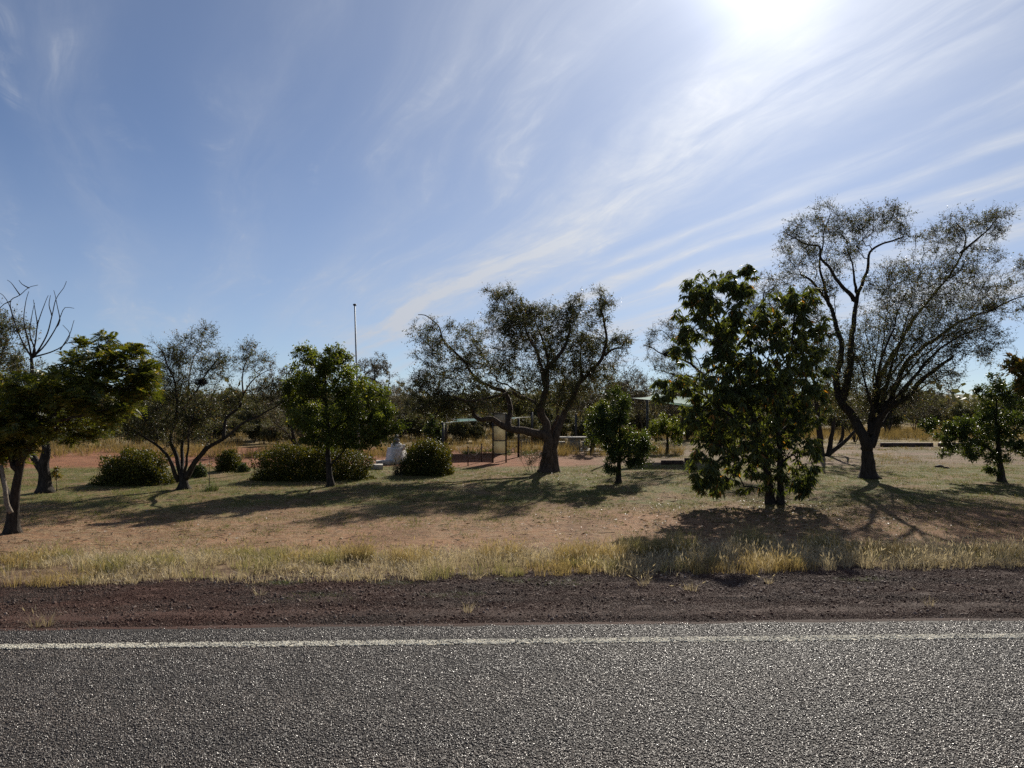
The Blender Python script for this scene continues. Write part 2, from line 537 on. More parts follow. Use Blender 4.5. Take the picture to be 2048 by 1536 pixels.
def ground_material():
    m, k = material('park_ground')
    pos = k.n('ShaderNodeNewGeometry').outputs['Position']
    x, y, z = k.sep(pos)
    t = k.m('SUBTRACT', y, k.m('MULTIPLY', x, 0.0325))
    n1 = k.noise(pos, 0.22, 4, 0.55)
    n2 = k.noise(pos, 0.9, 5, 0.6)
    n3 = k.noise(pos, 5.0, 6, 0.65)
    n4 = k.noise(pos, 30.0, 5, 0.65)
    nn = k.m('SUBTRACT', k.m('ADD', k.m('MULTIPLY', n1, 1.2), k.m('MULTIPLY', n2, 0.8)), 1.0)
    tw = k.m('ADD', t, k.m('MULTIPLY', nn, 4.0))
    dirt = k.mix(k.smooth(n2, 0.35, 0.65), rgb(0.24, 0.132, 0.074), rgb(0.37, 0.205, 0.115))
    # worn straw thatch lying in streaks on the dirt
    st = k.noise(k.xyz(k.m('MULTIPLY', x, 1.2), k.m('MULTIPLY', y, 3.0), 0.0), 3.0, 7, 0.7, 0.8)
    dirt = k.mix(k.m('MULTIPLY', k.smooth(st, 0.42, 0.60), k.smooth(n1, 0.3, 0.6, 0.2, 0.75)), dirt, rgb(0.37, 0.285, 0.18))
    dirt = k.mix(k.smooth(n3, 0.50, 0.66, 0.0, 0.7), dirt, rgb(0.13, 0.080, 0.05))
    lawn = k.mix(k.smooth(n2, 0.35, 0.65), rgb(0.075, 0.105, 0.026), rgb(0.14, 0.155, 0.048))
    lawn = k.mix(k.smooth(n3, 0.46, 0.62), lawn, rgb(0.25, 0.165, 0.085))
    lawn = k.mix(k.smooth(k.noise(pos, 2.6, 5, 0.6), 0.52, 0.66, 0.0, 0.7), lawn, rgb(0.055, 0.062, 0.022))
    lawn_m = k.m('MULTIPLY', k.m('MULTIPLY', k.smooth(tw, 17.2, 20.5), k.smooth(n2, 0.36, 0.56, 0.25, 1.0)), k.smooth(tw, 36.0, 32.0))
    col = k.mix(lawn_m, dirt, lawn)
    # mineral earth of the track behind the park: red on the left, pale gravel on the right
    red = k.mix(k.smooth(n2, 0.3, 0.7), rgb(0.23, 0.092, 0.046), rgb(0.33, 0.150, 0.080))
    pale = k.mix(k.smooth(n2, 0.3, 0.7), rgb(0.175, 0.122, 0.082), rgb(0.30, 0.215, 0.15))
    pale = k.mix(k.smooth(k.noise(k.xyz(k.m('MULTIPLY', x, 0.25), k.m('MULTIPLY', y, 0.7), 2.0), 1.0, 5, 0.65), 0.47, 0.58), pale, rgb(0.15, 0.125, 0.062))
    pale = k.mix(k.smooth(n3, 0.48, 0.66, 0.0, 0.6), pale, rgb(0.14, 0.10, 0.07))
    lr = k.smooth(k.m('ADD', x, k.m('MULTIPLY', nn, 4.0)), 1.0, 6.0)
    track = k.mix(lr, red, pale)
    tr_m = k.m('MULTIPLY', k.smooth(n3, 0.62, 0.5, 0.45, 1.0), k.m('MULTIPLY', k.smooth(k.m('ADD', t, k.m('MULTIPLY', nn, 1.6)), 30.2, 31.4), k.smooth(tw, 46.0, 43.0)))
    col = k.mix(tr_m, col, track)
    # field beyond
    field = k.mix(k.smooth(n2, 0.35, 0.65), rgb(0.24, 0.18, 0.085), rgb(0.34, 0.26, 0.13))
    field = k.mix(k.smooth(n1, 0.45, 0.6), field, rgb(0.17, 0.14, 0.075))
    col = k.mix(k.smooth(tw, 42.0, 45.0), col, field)
    # verge by the gravel
    verge = k.mix(k.smooth(n3, 0.4, 0.65), rgb(0.15, 0.095, 0.06), rgb(0.28, 0.20, 0.12))
    col = k.mix(k.smooth(t, 13.6, 12.2), col, verge)
    col = k.mix(k.smooth(n4, 0.48, 0.72, 0.0, 0.6), col, rgb(0.085, 0.06, 0.04))
    col = k.mix(1.0, col, rgb(0.78, 0.76, 0.74), 'MULTIPLY')
    h = k.m('ADD', k.m('MULTIPLY', n3, 0.7), k.m('MULTIPLY', n4, 0.35))
    finish(k, principled(k, col, 0.95, 0.1, bump(k, h, 1.0, 0.09)))
    return m


M_ground = ground_material()


def road_materials():
    m, k = material('bitumen_binder')
    pos = k.n('ShaderNodeNewGeometry').outputs['Position']
    n = k.noise(pos, 1.2, 4, 0.6)
    fine = k.n('ShaderNodeTexVoronoi')
    k.put(fine.inputs['Vector'], pos)
    fine.inputs['Scale'].default_value = 75.0
    col = k.mix(k.smooth(n, 0.3, 0.7), rgb(0.014, 0.012, 0.011), rgb(0.024, 0.020, 0.018))
    col = k.mix(k.m('MULTIPLY', fine.outputs['Color'], 0.35), col, rgb(0.07, 0.06, 0.052))
    finish(k, principled(k, col, 0.75, 0.2, bump(k, fine.outputs['Distance'], 0.8, 0.008)))

    def stones(name, cols, rough, spec, white=None, red=0.0):
        m, k = material(name)
        g = k.n('ShaderNodeNewGeometry')
        r = g.outputs['Random Per Island']
        o = k.n('ShaderNodeObjectInfo').outputs['Random']
        rr = k.m('FRACT', k.m('ADD', k.m('MULTIPLY', r, 17.0), k.m('MULTIPLY', o, 5.3)))
        ramp = k.n('ShaderNodeValToRGB')
        e = ramp.color_ramp.elements
        e[0].position, e[0].color = 0.0, rgb(*cols[0])
        e[1].position, e[1].color = 1.0, rgb(*cols[-1])
        for i, c in enumerate(cols[1:-1]):
            q = e.new((i + 1) / (len(cols) - 1))
            q.color = rgb(*c)
        k.put(ramp.inputs[0], rr)
        col = ramp.outputs[0]
        big = k.noise(g.outputs['Position'], 0.7, 3, 0.55)
        col = k.mix(k.smooth(big, 0.3, 0.7, 0.0, 0.30), col, rgb(0.03, 0.026, 0.023))
        xx, yy, zz = k.sep(g.outputs['Position'])
        lane = k.noise(k.xyz(k.m('MULTIPLY', xx, 0.12), k.m('MULTIPLY', k.m('SUBTRACT', yy, k.m('MULTIPLY', xx, 0.0325)), 1.6), 4.0), 1.0, 3, 0.5)
        col = k.mix(k.smooth(lane, 0.38, 0.62, 0.0, 0.42), col, rgb(0.022, 0.019, 0.017))
        if red:
            x, y, z = k.sep(g.outputs['Position'])
            lf = k.m('MULTIPLY', k.smooth(x, 2.0, -4.0, 0.5, 1.0), k.smooth(k.noise(g.outputs['Position'], 0.9, 4, 0.6), 0.35, 0.65))
            col = k.mix(k.m('MULTIPLY', lf, red), col, rgb(0.088, 0.036, 0.024))
        if white is not None:
            h = k.m('FRACT', k.m('MULTIPLY', rr, 23.1))
            wear = k.noise(g.outputs['Position'], 3.0, 5, 0.7)
            col = k.mix(k.m('LESS_THAN', h, k.smooth(wear, 0.25, 0.6, 0.95, 0.62)), col, rgb(*white))
        rg = k.m('ADD', rough, k.m('MULTIPLY', k.m('FRACT', k.m('MULTIPLY', rr, 7.7)), 0.25))
        finish(k, principled(k, col, rg, spec))
        return m
    a = stones('road_chip_stone', [(0.028, 0.020, 0.015), (0.056, 0.041, 0.030), (0.090, 0.067, 0.050), (0.145, 0.110, 0.083), (0.27, 0.215, 0.165)], 0.36, 0.55)
    b = stones('painted_chip_stone', [(0.05, 0.045, 0.04), (0.10, 0.09, 0.08)], 0.6, 0.3, white=(0.72, 0.67, 0.54))
    c = stones('shoulder_gravel_stone', [(0.040, 0.020, 0.013), (0.070, 0.036, 0.024), (0.100, 0.054, 0.037), (0.145, 0.090, 0.066), (0.34, 0.27, 0.22)], 0.7, 0.2, red=0.75)
    m2, k = material('shoulder_earth')
    pos = k.n('ShaderNodeNewGeometry').outputs['Position']
    x, y, z = k.sep(pos)
    n = k.noise(k.xyz(k.m('MULTIPLY', x, 0.35), k.m('MULTIPLY', y, 2.2), 0.0), 1.0, 5, 0.6)
    n4 = k.noise(pos, 60.0, 4, 0.7)
    col = k.mix(k.smooth(n, 0.35, 0.65), rgb(0.030, 0.015, 0.0105), rgb(0.050, 0.023, 0.0155))
    col = k.mix(k.smooth(x, 0.0, -5.0, 0.0, 0.45), col, rgb(0.088, 0.034, 0.022))
    col = k.mix(k.smooth(n4, 0.5, 0.75), col, rgb(0.090, 0.054, 0.038))
    finish(k, principled(k, col, 0.9, 0.2, bump(k, n4, 0.8, 0.02)))
    return m, a, b, c, m2


M_bitumen, M_chip, M_paint, M_gravel, M_shoulder = road_materials()


# ------------------------------------------------------------------ ground, road, shoulder
def spaced(lo, hi, fine_lo, fine_hi, step, growth=1.18):
    a = list(np.arange(fine_lo, fine_hi + 1e-6, step))
    s, v = step, fine_hi
    while v < hi:
        s *= growth
        v += s
        a.append(v)
    s, v = step, fine_lo
    pre = []
    while v > lo:
        s *= growth
        v -= s
        pre.append(v)
    return np.array(pre[::-1] + a)


def sheet(name, xs, ts, zf, mat, wob=None):
    nx, nt = len(xs), len(ts)
    V = np.zeros((nt, nx, 3))
    for j, t in enumerate(ts):
        for i, x in enumerate(xs):
            tt = t + (wob(x, j, nt) if wob else 0.0)
            yy = tt + 0.0325 * x
            V[j, i] = (x, yy, zf(x, yy, tt))
    a = np.arange(nt - 1)[:, None] * nx
    b = np.arange(nx - 1)[None, :]
    Fq = np.stack([a + b, a + b + 1, a + nx + b + 1, a + nx + b], -1).reshape(-1, 4)
    return tag(obj_np(name, V.reshape(-1, 3), [Fq], mat, None, True), kind='structure')


gxs = spaced(-6000, 6000, -30, 30, 0.45)
gts = spaced(-300, 9000, 7, 50, 0.4)
sheet('ground', gxs, gts, lambda x, y, t: gz(x, y), M_ground)
# low far ridge on the horizon
def ridge():
    xs = np.linspace(-5200, 5200, 260)
    V, Fq = [], []
    prof = [(0, 0.0), (500, 0.55), (900, 1.0), (1500, 0.8), (2300, 0.0)]
    for x in xs:
        h = 34 + 14 * mnoise.noise(Vector((x * 0.0009, 0.3, 0))) + 5 * mnoise.noise(Vector((x * 0.004, 1.3, 0))) + 2.0 * mnoise.noise(Vector((x * 0.02, 2.3, 0)))
        for dy, f in prof:
            V.append((x, 3300 + dy, -1.0 + h * f))
    n = len(prof)
    for i in range(len(xs) - 1):
        for j in range(n - 1):
            Fq.append((i * n + j, i * n + n + j, i * n + n + j + 1, i * n + j + 1))
    m, k = material('ridge_scrub')
    pos = k.n('ShaderNodeNewGeometry').outputs['Position']
    nz = k.noise(pos, 0.03, 6, 0.65)
    finish(k, principled(k, k.mix(k.smooth(nz, 0.35, 0.65), rgb(0.05, 0.058, 0.035), rgb(0.12, 0.115, 0.07)), 0.95, 0.1))
    tag(obj_np('hill_ridge', np.array(V), [np.array(Fq)], m, None, True), kind='structure')
ridge()

rxs = spaced(-600, 600, -12, 12, 0.25)
ragged = lambda x: 0.05 * mnoise.noise(Vector((x * 0.8, 0.2, 0))) + 0.03 * mnoise.noise(Vector((x * 5.0, 3.2, 0)))
sheet('road', rxs, [-7.5, -3, 0, 2, 4, 6, 7.0, 7.5, 7.72], lambda x, y, t: 0.0 if t > -7.4 else -0.03, M_bitumen,
      lambda x, j, n: ragged(x) if j == n - 1 else 0.0)
sts = list(np.arange(7.6, 10.75, 0.09))
def sh_z(x, y, t):
    rut = -0.02 * math.exp(-((t - 8.0) / 0.16) ** 2) + 0.012 * math.exp(-((t - 8.4) / 0.2) ** 2)
    e = 0.012 * mnoise.noise(Vector((x * 1.1, y * 3.0, 0.4))) + 0.006 * mnoise.noise(Vector((x * 6, y * 8, 2.2)))
    return shoulder_z(t) - 0.022 + rut + e if t < 7.75 else shoulder_z(t) - 0.004 + rut + e
def sh_wob(x, j, n):                     # the outer edge drifts away from the road towards the right
    f = (j / (n - 1)) ** 2
    return f * (0.055 * max(-14, min(14, x)) + 0.12 * mnoise.noise(Vector((x * 0.5, 0.7, 0))) + 0.08 * mnoise.noise(Vector((x * 2.1, 5.7, 0))))
sheet('gravel_shoulder', rxs, sts, sh_z, M_shoulder, sh_wob)
LINE_T, LINE_W = 7.20, 0.14
def line_paint():
    m, k = material('road_line_paint')
    pos = k.n('ShaderNodeNewGeometry').outputs['Position']
    ch = k.noise(pos, 45.0, 5, 0.7)
    wear = k.noise(pos, 2.2, 4, 0.6)
    f = k.smooth(k.m('ADD', ch, k.m('MULTIPLY', k.m('SUBTRACT', wear, 0.5), 0.5)), 0.42, 0.54)
    finish(k, principled(k, k.mix(f, rgb(0.025, 0.021, 0.019), rgb(0.50, 0.46, 0.37)), 0.8, 0.2))
    return m


def line_wob(x, j, n):
    return (0.012 * mnoise.noise(Vector((x * 3.0, j * 3.1, 0))) + 0.02 * mnoise.noise(Vector((x * 0.3, 9.0, 0)))) if j != 1 else 0.02 * mnoise.noise(Vector((x * 0.3, 9.0, 0)))


sheet('edge_line', rxs, [LINE_T - LINE_W / 2, LINE_T, LINE_T + LINE_W / 2], lambda x, y, t: 0.004, line_paint(), line_wob)


def stone_nodes(name, mat, radius, density, patch_r, patch_density, flat, sink, seed):
    """geometry nodes: a small patch of loose stones is scattered over the whole strip"""
    ng = bpy.data.node_groups.new(name, 'GeometryNodeTree')
    ng.interface.new_socket('Geometry', in_out='INPUT', socket_type='NodeSocketGeometry')
    ng.interface.new_socket('Geometry', in_out='OUTPUT', socket_type='NodeSocketGeometry')
    N, L = ng.nodes, ng.links
    gi, go = N.new('NodeGroupInput'), N.new('NodeGroupOutput')

    def rnd(lo, hi, typ='FLOAT_VECTOR', sd=0):
        r = N.new('FunctionNodeRandomValue')
        r.data_type = typ
        i0 = {'FLOAT_VECTOR': 0, 'FLOAT': 2}[typ]
        r.inputs[i0].default_value = lo
        r.inputs[i0 + 1].default_value = hi
        r.inputs['Seed'].default_value = sd
        return r.outputs[{'FLOAT_VECTOR': 0, 'FLOAT': 1}[typ]]
    disc = N.new('GeometryNodeMeshCircle')
    disc.fill_type = 'NGON'
    disc.inputs['Radius'].default_value = patch_r
    dp = N.new('GeometryNodeDistributePointsOnFaces')
    dp.inputs['Density'].default_value = density
    dp.inputs['Seed'].default_value = seed
    L.new(disc.outputs[0], dp.inputs['Mesh'])
    ico = N.new('GeometryNodeMeshIcoSphere')
    ico.inputs['Radius'].default_value = radius
    ico.inputs['Subdivisions'].default_value = 1
    ip = N.new('GeometryNodeInstanceOnPoints')
    L.new(dp.outputs[0], ip.inputs['Points'])
    L.new(ico.outputs[0], ip.inputs['Instance'])
    L.new(rnd((-0.45, -0.45, 0.0), (0.45, 0.45, 6.283), sd=seed + 1), ip.inputs['Rotation'])
    L.new(rnd((0.6, 0.5, 0.35 * flat), (1.35, 1.1, 0.9 * flat), sd=seed + 2), ip.inputs['Scale'])
    rz = N.new('GeometryNodeRealizeInstances')
    L.new(ip.outputs[0], rz.inputs[0])
    tr = N.new('GeometryNodeTransform')
    tr.inputs['Translation'].default_value = (0, 0, sink)
    L.new(rz.outputs[0], tr.inputs[0])
    sm = N.new('GeometryNodeSetMaterial')
    sm.inputs['Material'].default_value = mat
    L.new(tr.outputs[0], sm.inputs[0])
    dp2 = N.new('GeometryNodeDistributePointsOnFaces')
    dp2.inputs['Density'].default_value = patch_density
    dp2.inputs['Seed'].default_value = seed + 5
    L.new(gi.outputs[0], dp2.inputs['Mesh'])
    ip2 = N.new('GeometryNodeInstanceOnPoints')
    L.new(dp2.outputs[0], ip2.inputs['Points'])
    L.new(sm.outputs[0], ip2.inputs['Instance'])
    L.new(rnd((0, 0, 0), (0, 0, 6.283), sd=seed + 6), ip2.inputs['Rotation'])
    L.new(rnd(0.9, 1.1, 'FLOAT', sd=seed + 7), ip2.inputs['Scale'])
    L.new(ip2.outputs[0], go.inputs[0])
    return ng


def strip_stuff(name, t0, t1, zf, mat, ng, label, half=9.5, wob=None):
    xs = np.arange(-half, half + 0.01, 0.25)
    ts = np.linspace(t0, t1, max(2, int((t1 - t0) / 0.2) + 1))
    o = sheet(name, xs, ts, zf, mat, wob)
    o['kind'] = 'stuff'
    o['label'] = label
    md = o.modifiers.new('stones', 'NODES')
    md.node_group = ng
    return o


ng_chip = stone_nodes('chip_patch', M_chip, 0.0070, 850, 0.10, 250, 1.1, 0.0012, 3)
ng_line = stone_nodes('paint_patch', M_paint, 0.0072, 4500, 0.02, 1500, 1.1, 0.0012, 21)
ng_grav = stone_nodes('gravel_patch', M_gravel, 0.0068, 780, 0.14, 150, 1.1, 0.001, 41)
ng_rock = stone_nodes('gravel_rocks', M_gravel, 0.020, 36, 0.3, 9, 1.2, 0.003, 63)
strip_stuff('road_chippings', 3.4, LINE_T - 0.10, lambda x, y, t: 0.001, M_chip, ng_chip, 'grey stone chippings set in the bitumen of the road', 8.0)
strip_stuff('road_chippings', LINE_T + 0.10, 7.66, lambda x, y, t: 0.001, M_chip, ng_chip, 'grey stone chippings between the white line and road edge', 9.0)
strip_stuff('line_chippings', LINE_T - 0.062, LINE_T + 0.062, lambda x, y, t: 0.005, M_paint, ng_line, 'white painted stone chippings of the road edge line', 9.0, lambda x, j, n: 0.02 * mnoise.noise(Vector((x * 0.3, 9.0, 0))))
strip_stuff('shoulder_gravel', 7.70, 10.6, sh_z, M_gravel, ng_grav, 'brown loose gravel on the road shoulder', 10.5, lambda x, j, n: sh_wob(x, j, n))
strip_stuff('shoulder_stones', 7.74, 10.5, sh_z, M_gravel, ng_rock, 'larger brown stones lying on the gravel shoulder', 10.5, lambda x, j, n: sh_wob(x, j, n))


# ------------------------------------------------------------------ trees
class Tree:
    """limbs (hand laid), twigs (grown towards points of the crown) and leaves; world metres, built about its own base"""
    def __init__(self, seed):
        self.rng = np.random.default_rng(seed)
        self.limbs = []          # (P, R)
        self.nodes, self.plen, self.par, self.isl = [], [], [], []
        self.att = []

    def limb(self, pts, r0, r1, wob=0.03, step=0.14, root=False):
        P, par = catmull(pts, step)
        rng = self.rng
        off = rng.normal(0, 1, (len(P), 3))
        for _ in range(3):
            off[1:-1] = (off[:-2] + off[1:-1] * 2 + off[2:]) / 4
        off[0] = 0
        P = P + off * wob
        seg = np.concatenate([[0], np.cumsum(np.linalg.norm(np.diff(P, axis=0), axis=1))])
        f = seg / seg[-1]
        R = r0 + (r1 * 0.6 - r0) * f ** 0.7
        if root:
            R = R * (1 + 0.55 * np.exp(-seg / 0.16))
        self.limbs.append((P, R, root))
        # distance along the tree back to the ground
        base = 0.0
        if self.nodes:
            N = np.array(self.nodes)
            base = self.plen[int(np.argmin(((N - P[0]) ** 2).sum(1)))]
        for q, s in zip(P, seg):
            self.nodes.append(q)
            self.plen.append(base + s)
            self.par.append(-1)

    def blob(self, c, r, n, clumps=None, shell=0.35):
        rng = self.rng
        clumps = clumps or max(8, n // 3)
        u = unit(rng.normal(0, 1, (clumps, 3)))
        q = rng.random(clumps) ** shell
        C = u * q[:, None]
        w = rng.random(clumps) + 0.15
        idx = rng.choice(clumps, n, p=w / w.sum())
        A = C[idx] + rng.normal(0, 0.13, (n, 3))
        self.att.append(np.array(c) + A * np.array(r))

    def grow(self, bf=0.35, step=0.16, r_tip=0.0035, expo=2.4, r_max=0.05, jit=0.035):
        rng = self.rng
        K0 = len(self.nodes)
        A = np.concatenate(self.att)
        N = np.array(self.nodes)
        PL = np.array(self.plen)
        best = np.full(len(A), 1e9)
        bp = np.zeros(len(A), int)
        for i in range(0, len(A), 200):
            D = np.linalg.norm(A[i:i + 200, None] - N[None], axis=2) + bf * PL[None]
            bp[i:i + 200] = D.argmin(1)
            best[i:i + 200] = D.min(1)
        alive = np.ones(len(A), bool)
        nodes, plen, par = list(N), list(PL), [-1] * K0
        tips = []
        for _ in range(len(A)):
            a = int(np.argmin(np.where(alive, best, 1e9)))
            if not alive[a]:
                break
            alive[a] = False
            p0, p1 = nodes[bp[a]], A[a]
            d = np.linalg.norm(p1 - p0)
            n = max(1, int(d / step))
            prev = bp[a]
            bend = rng.normal(0, 0.06, 3) * d
            bend[2] += 0.05 * d
            for s in range(1, n + 1):
                f = s / n
                q = p0 + (p1 - p0) * f + bend * math.sin(math.pi * f) + (rng.normal(0, jit, 3) if s < n else 0)
                L = plen[prev] + np.linalg.norm(q - nodes[prev])
                nodes.append(q)
                plen.append(L)
                par.append(prev)
                prev = len(nodes) - 1
                if alive.any():
                    D = np.linalg.norm(A - q, axis=1) + bf * L
                    up = D < best
                    best[up] = D[up]
                    bp[up] = prev
            tips.append(prev)
        M = len(nodes)
        rad = np.zeros(M)
        kids = np.zeros(M, int)
        for i in range(K0, M):
            if par[i] >= 0:
                kids[par[i]] += 1
        acc = np.zeros(M)
        for i in range(M - 1, K0 - 1, -1):
            v = acc[i] if acc[i] > 0 else r_tip ** expo
            rad[i] = v ** (1 / expo)
            if par[i] >= K0:
                acc[par[i]] += v
        self.N = np.array(nodes)
        self.P = np.array(par)
        self.R = np.minimum(rad, r_max)
        self.K0 = K0
        self.kids = kids
        self.order = rad
        return self

    def twig_arrays(self, extra=None, sides=4):
        e = np.arange(self.K0, len(self.N))
        a, b = self.N[self.P[e]], self.N[e]
        rb = self.R[e]
        ra = np.where(self.P[e] >= self.K0, np.maximum(self.R[self.P[e]], rb), rb * 1.15)
        ra = np.minimum(ra, rb * 1.6)
        if extra is not None and len(extra[0]):
            a = np.vstack([a, extra[0]])
            b = np.vstack([b, extra[1]])
            ra = np.concatenate([ra, extra[2]])
            rb = np.concatenate([rb, extra[2] * 0.4])
        T = unit(b - a)
        ref = np.where(np.abs(T[:, 2:3]) < 0.9, np.array([[0, 0, 1.0]]), np.array([[1.0, 0, 0]]))
        U = unit(np.cross(T, ref))
        W = np.cross(T, U)
        th = np.linspace(0, 2 * math.pi, sides, endpoint=False)
        ring = np.cos(th)[None, :, None] * U[:, None] + np.sin(th)[None, :, None] * W[:, None]
        V = np.concatenate([a[:, None] + ring * ra[:, None, None], (b + T * rb[:, None] * 0.5)[:, None] + ring * rb[:, None, None]], 1)
        m = len(a)
        i = np.arange(m)[:, None] * 2 * sides
        j = np.arange(sides)[None]
        j2 = (j + 1) % sides
        Fq = np.stack([i + j, i + j2, i + sides + j2, i + sides + j], -1).reshape(-1, 4)
        return V.reshape(-1, 3), Fq

    def fine_twigs(self, count, length, r=0.0022, up=0.2, thin=0.02):
        """short leafless shoots along the outer branches"""
        rng = self.rng
        e = np.arange(self.K0, len(self.N))
        e = e[self.R[e] < thin]
        i = rng.choice(e, count)
        f = rng.random(count)[:, None]
        a = self.N[i] * f + self.N[self.P[i]] * (1 - f)
        t = unit(self.N[i] - self.N[self.P[i]])
        d = unit(t * 0.7 + rng.normal(0, 0.6, (count, 3)) + np.array([0, 0, up]))
        L = length * (0.4 + rng.random(count))
        return a, a + d * L[:, None], np.full(count, r)

    def outer(self, n, thin):
        """random points along thin branches, with the branch direction"""
        rng = self.rng
        e = np.arange(self.K0, len(self.N))
        e = e[self.R[e] < thin]
        i = rng.choice(e, n)
        f = rng.random(n)[:, None]
        return self.N[i] * f + self.N[self.P[i]] * (1 - f), unit(self.N[i] - self.N[self.P[i]])

    def limb_shape(self, sides=10, rough=0.06):
        V, F4, F3, n = [], [], [], 0
        for P, R, root in self.limbs:
            v, q, t = tube_np(P, R, sides, True, rough, self.rng)
            V.append(v)
            F4.append(q + n)
            F3.append(t + n)
            n += len(v)
        return np.concatenate(V), np.concatenate(F4), np.concatenate(F3)


def leaves_on(T, segs, n, length, width, scatter=0.025, droop=-0.1):
    """small leaves set along the fine shoots"""
    rng = T.rng
    a, b = segs[0], segs[1]
    i = rng.integers(0, len(a), n)
    f = (0.1 + 0.95 * rng.random(n))[:, None]
    p = a[i] + (b[i] - a[i]) * f + rng.normal(0, scatter, (n, 3))
    d = unit(unit(b[i] - a[i]) * 0.6 + rng.normal(0, 0.6, (n, 3)) + np.array([0, 0, droop]))
    L = length * (0.5 + 0.9 * rng.random(n))
    return leaf_tris(p, d, rand_dirs(rng, n, (0, 0, 0.7)), L, L * (width / length) * (0.8 + 0.4 * rng.random(n)))


def leaf_tris(base, direc, nrm, length, width, fold=0.15, wide=0.42):
    """folded kite leaves: arrays in, (V, F) out"""
    d = unit(direc)
    s = unit(np.cross(d, nrm))
    n = np.cross(s, d)
    L, W = length[:, None], width[:, None]
    mid = base + d * L * wide + n * W * fold
    V = np.stack([base, mid - s * W * 0.5, base + d * L, mid + s * W * 0.5], 1).reshape(-1, 3)
    i = np.arange(len(base))[:, None] * 4
    Fa = np.concatenate([i + np.array([[0, 2, 1]]), i + np.array([[0, 3, 2]])])
    return V, Fa


def rand_dirs(rng, n, bias=(0, 0, 0), spread=1.0):
    return unit(rng.normal(0, spread, (n, 3)) + np.array(bias))


def leaves_small(T, n, length, width, thin, scatter, droop=-0.1, group=1):
    rng = T.rng
    p, t = T.outer(n // group, thin)
    p = np.repeat(p, group, 0)
    t = np.repeat(t, group, 0)
    m = len(p)
    p = p + rng.normal(0, scatter, (m, 3))
    d = unit(t * 0.6 + rng.normal(0, 0.6, (m, 3)) + np.array([0, 0, droop]))
    nr = rand_dirs(rng, m, (0, 0, 0.9))
    L = length * (0.55 + 0.8 * rng.random(m))
    return leaf_tris(p, d, nr, L, L * (width / length) * (0.8 + 0.4 * rng.random(m)))


def leaves_whorl(T, n_whorl, per, length, width, thin, droop=-0.9):
    """long drooping leaves in whorls at shoot ends"""
    rng = T.rng
    p, t = T.outer(n_whorl, thin)
    p = np.repeat(p, per, 0)
    t = np.repeat(t, per, 0)
    m = len(p)
    p = p + t * (rng.random((m, 1)) - 0.5) * 0.10
    out = rng.normal(0, 1, (m, 3))
    out[:, 2] *= 0.35
    d = unit(unit(out) * 0.75 + t * 0.25 + np.array([0, 0, droop]) * (0.5 + 0.9 * rng.random((m, 1))))
    nr = rand_dirs(rng, m, (0, 0, 0.4))
    L = length * (0.6 + 0.6 * rng.random(m))
    # each blade in two folded halves so that it curves: base kite and tip kite
    W = L * (width / length) * (0.8 + 0.4 * rng.random(m))
    return leaf_tris(p + d * 0.02, d, nr, L, W, 0.22, 0.38)


def leaves_fern(T, n, length, thin, pairs=8):
    """feathery compound leaves: rachis with many pinnae"""
    rng = T.rng
    p, t = T.outer(n, thin)
    out = rng.normal(0, 1, (n, 3))
    out[:, 2] *= 0.25
    d = unit(unit(out) * 0.8 + t * 0.4 + np.array([0, 0, 0.45]) * rng.random((n, 1)))
    L = length * (0.6 + 0.6 * rng.random(n))
    side = unit(np.cross(d, np.array([[0, 0, 1.0]]) + rng.normal(0, 0.45, (n, 3))))
    upv = np.cross(side, d)
    B, D, NN, LL, WW = [], [], [], [], []
    for k in range(pairs):
        f = (k + 1.2) / (pairs + 0.5)
        cen = p + d * (L * f)[:, None] + np.array([0, 0, -1.0]) * (L * 0.42 * f * f)[:, None]
        pl = L * 0.34 * math.sin(math.pi * min(0.97, 0.18 + 0.78 * f))
        for sg in (-1, 1):
            dd = unit(side * sg + d * 0.45 + np.array([0, 0, -0.28]) + rng.normal(0, 0.08, (n, 3)))
            B.append(cen)
            D.append(dd)
            NN.append(unit(upv + rng.normal(0, 0.2, (n, 3))))
            LL.append(pl)
            WW.append(pl * 0.38)
    V, Fa = leaf_tris(np.concatenate(B), np.concatenate(D), np.concatenate(NN), np.concatenate(LL), np.concatenate(WW), 0.05, 0.5)
    return V, Fa


def assemble(T, base, name, label, cat, group, bark, leafmat, leaf_arr, sides=10, extra=None, twig_bark=None, rough=0.06, twig_sides=3, crown_name='crown'):
    """Empty at the base, children trunk, branches, crown"""
    base = np.array(base, float)
    root = empty(name, base, label, cat, group)
    V, F4, F3 = T.limb_shape(sides, rough)
    obj_np('trunk', V - base, [F4, F3], bark, root, True)
    if hasattr(T, 'N'):
        V, Fq = T.twig_arrays(extra, twig_sides)
        tag(obj_np('branches', V - base, [Fq], twig_bark or bark, root, True), kind='stuff')
    if leaf_arr is not None:
        V, Fa = leaf_arr
        tag(obj_np(crown_name, V - base, [Fa], leafmat, root), kind='stuff')
    return root


def px_limb(T, d, pts, r0, r1, wob=0.03, root=False):
    """pts: (px, py[, depth offset in m])"""
    P = [P3(p[0], p[1], d + (p[2] if len(p) > 2 else 0.0)) for p in pts]
    if root:
        P[0] = onground(pts[0][0], d + (pts[0][2] if len(pts[0]) > 2 else 0.0)) + np.array([0, 0, -0.06])
    T.limb(P, r0, r1, wob, root=root)


def px_blob(T, d, b, dens=1.0, thick=1.0):
    """b: px, py, rx, ry, n[, depth offset]"""
    px, py, rx, ry, n = b[:5]
    off = b[5] if len(b) > 5 else 0.0
    k = (d + off) / F
    rd = max(rx, ry) * k * thick
    T.blob(P3(px, py, d + off), (rx * k, rd, ry * k), int(n * dens))


